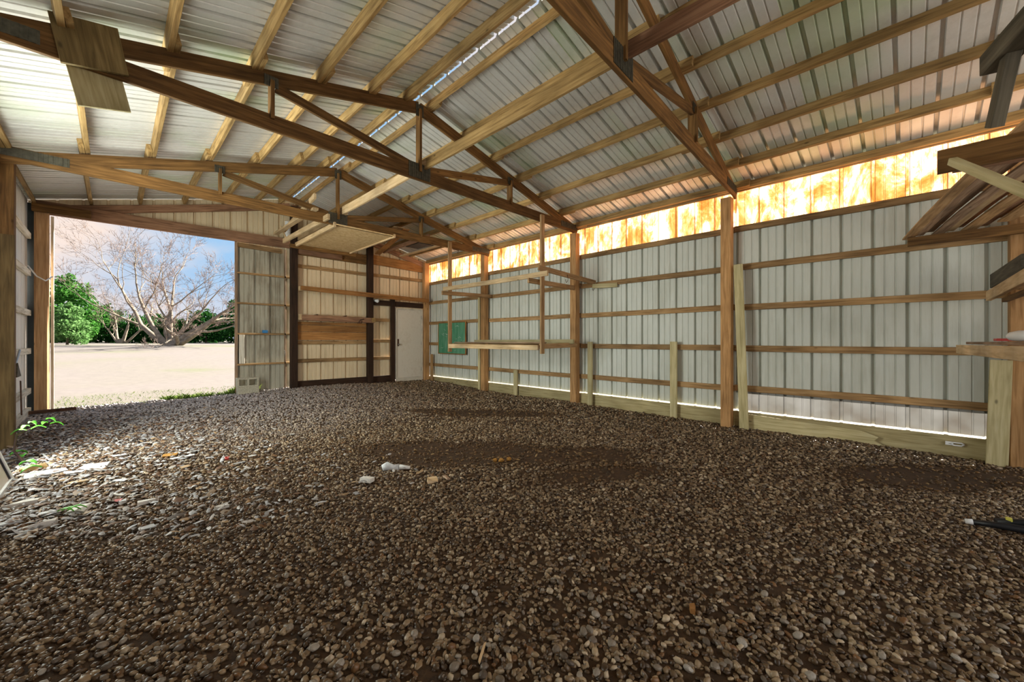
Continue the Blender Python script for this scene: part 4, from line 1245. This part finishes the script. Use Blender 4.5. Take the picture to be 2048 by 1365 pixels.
def bare_tree(name, x, y, limbs, label, seed, base_r, depth, mats, twig_n=4):
    z = lawn_z(x, y)
    root = empty(name, (x, y, z), label, 'tree')
    r = random.Random(seed)
    big, small = ([], []), ([], [])
    def add(bucket, pts, rad, sides):
        v, f = tube_mesh(pts, rad, sides, cap=False)
        o = len(bucket[0]); bucket[0].extend(v); bucket[1].extend([tuple(i + o for i in q) for q in f])
    def grow(p, d, L, rad, lev):
        n = 5 if lev > 1 else 3
        pts = [p]; rs = [rad]
        q = p.copy(); dd = d.copy()
        for i in range(n):
            dd = (dd + Vector((r.gauss(0, .16), r.gauss(0, .16), r.gauss(0.03, .12)))).normalized()
            q = q + dd * (L / n); pts.append(q.copy()); rs.append(rad * (1 - .72 * (i + 1) / n))
        add(big if lev >= depth - 2 else small, pts, rs, 8 if lev == depth else (5 if lev > 1 else 3))
        if lev == 0: return
        kids = twig_n if lev <= 2 else 4
        for c in range(kids):
            f = r.uniform(.3, 1.0); k = min(n, max(1, int(f * n + .5)))
            ax = Vector((r.gauss(0, 1), r.gauss(0, 1), r.gauss(.25, .8))).normalized()
            nd = (dd * .8 + ax * .7).normalized()
            if c == 0: k = n; nd = (dd + ax * .25).normalized()
            grow(pts[k], nd, L * r.uniform(.42, .68), max(.0085, rs[k] * (.62 if c else .95)), lev - 1)
    for (dx, dy, dz, L, rr_) in limbs:
        d = Vector((dx, dy, dz)).normalized()
        grow(Vector((x, y, z - .1)) + Vector((dx, dy, 0)) * .25, d, L, rr_, depth)
    v, f = tube_mesh([(x, y, z - .2), (x, y, z + .1), (x, y, z + .45)], [base_r * 1.5, base_r * 1.15, base_r * .6], 14)
    mesh_obj('trunk', v, f, M[mats[0]], root, None, True)
    mesh_obj('limbs', big[0], big[1], M[mats[0]], root, None, True)
    mesh_obj('branches', small[0], small[1], M[mats[1]], root)
    return root
# main limbs in world axes; screen-right is (+x,-y)/sqrt2
s2_ = .7071
def dirv(right, up, fwd=0): return (right * s2_ + fwd * s2_, -right * s2_ + fwd * s2_, up)
bare_tree('bare_tree', 2.9, 36.7, [dirv(-.95, .62, .1) + (7.6, .20), dirv(-.70, .72, -.2) + (5.4, .18), dirv(-.62, 1.1, .3) + (5.2, .16), dirv(-.12, 1.0, -.1) + (4.2, .18), dirv(.12, 1.1, .2) + (4.0, .15),
                                  dirv(.55, .85, 0) + (4.6, .22), dirv(.95, .60, .15) + (4.9, .20), dirv(.8, .42, -.3) + (4.2, .15)], 'large spreading leafless tree with many trunks in the doorway view', 4, .42, 5, ('bark', 'twig'), 4)
bare_tree('bare_tree', .45, 50.0, [dirv(-.35, 1.0) + (3.2, .14), dirv(.25, 1.1) + (3.0, .15), dirv(.55, .9, .2) + (2.8, .12), dirv(-.7, .8, -.1) + (2.6, .10)], 'slim leafless tree left of the large spreading one', 9, .2, 4, ('bark', 'twig'), 4)
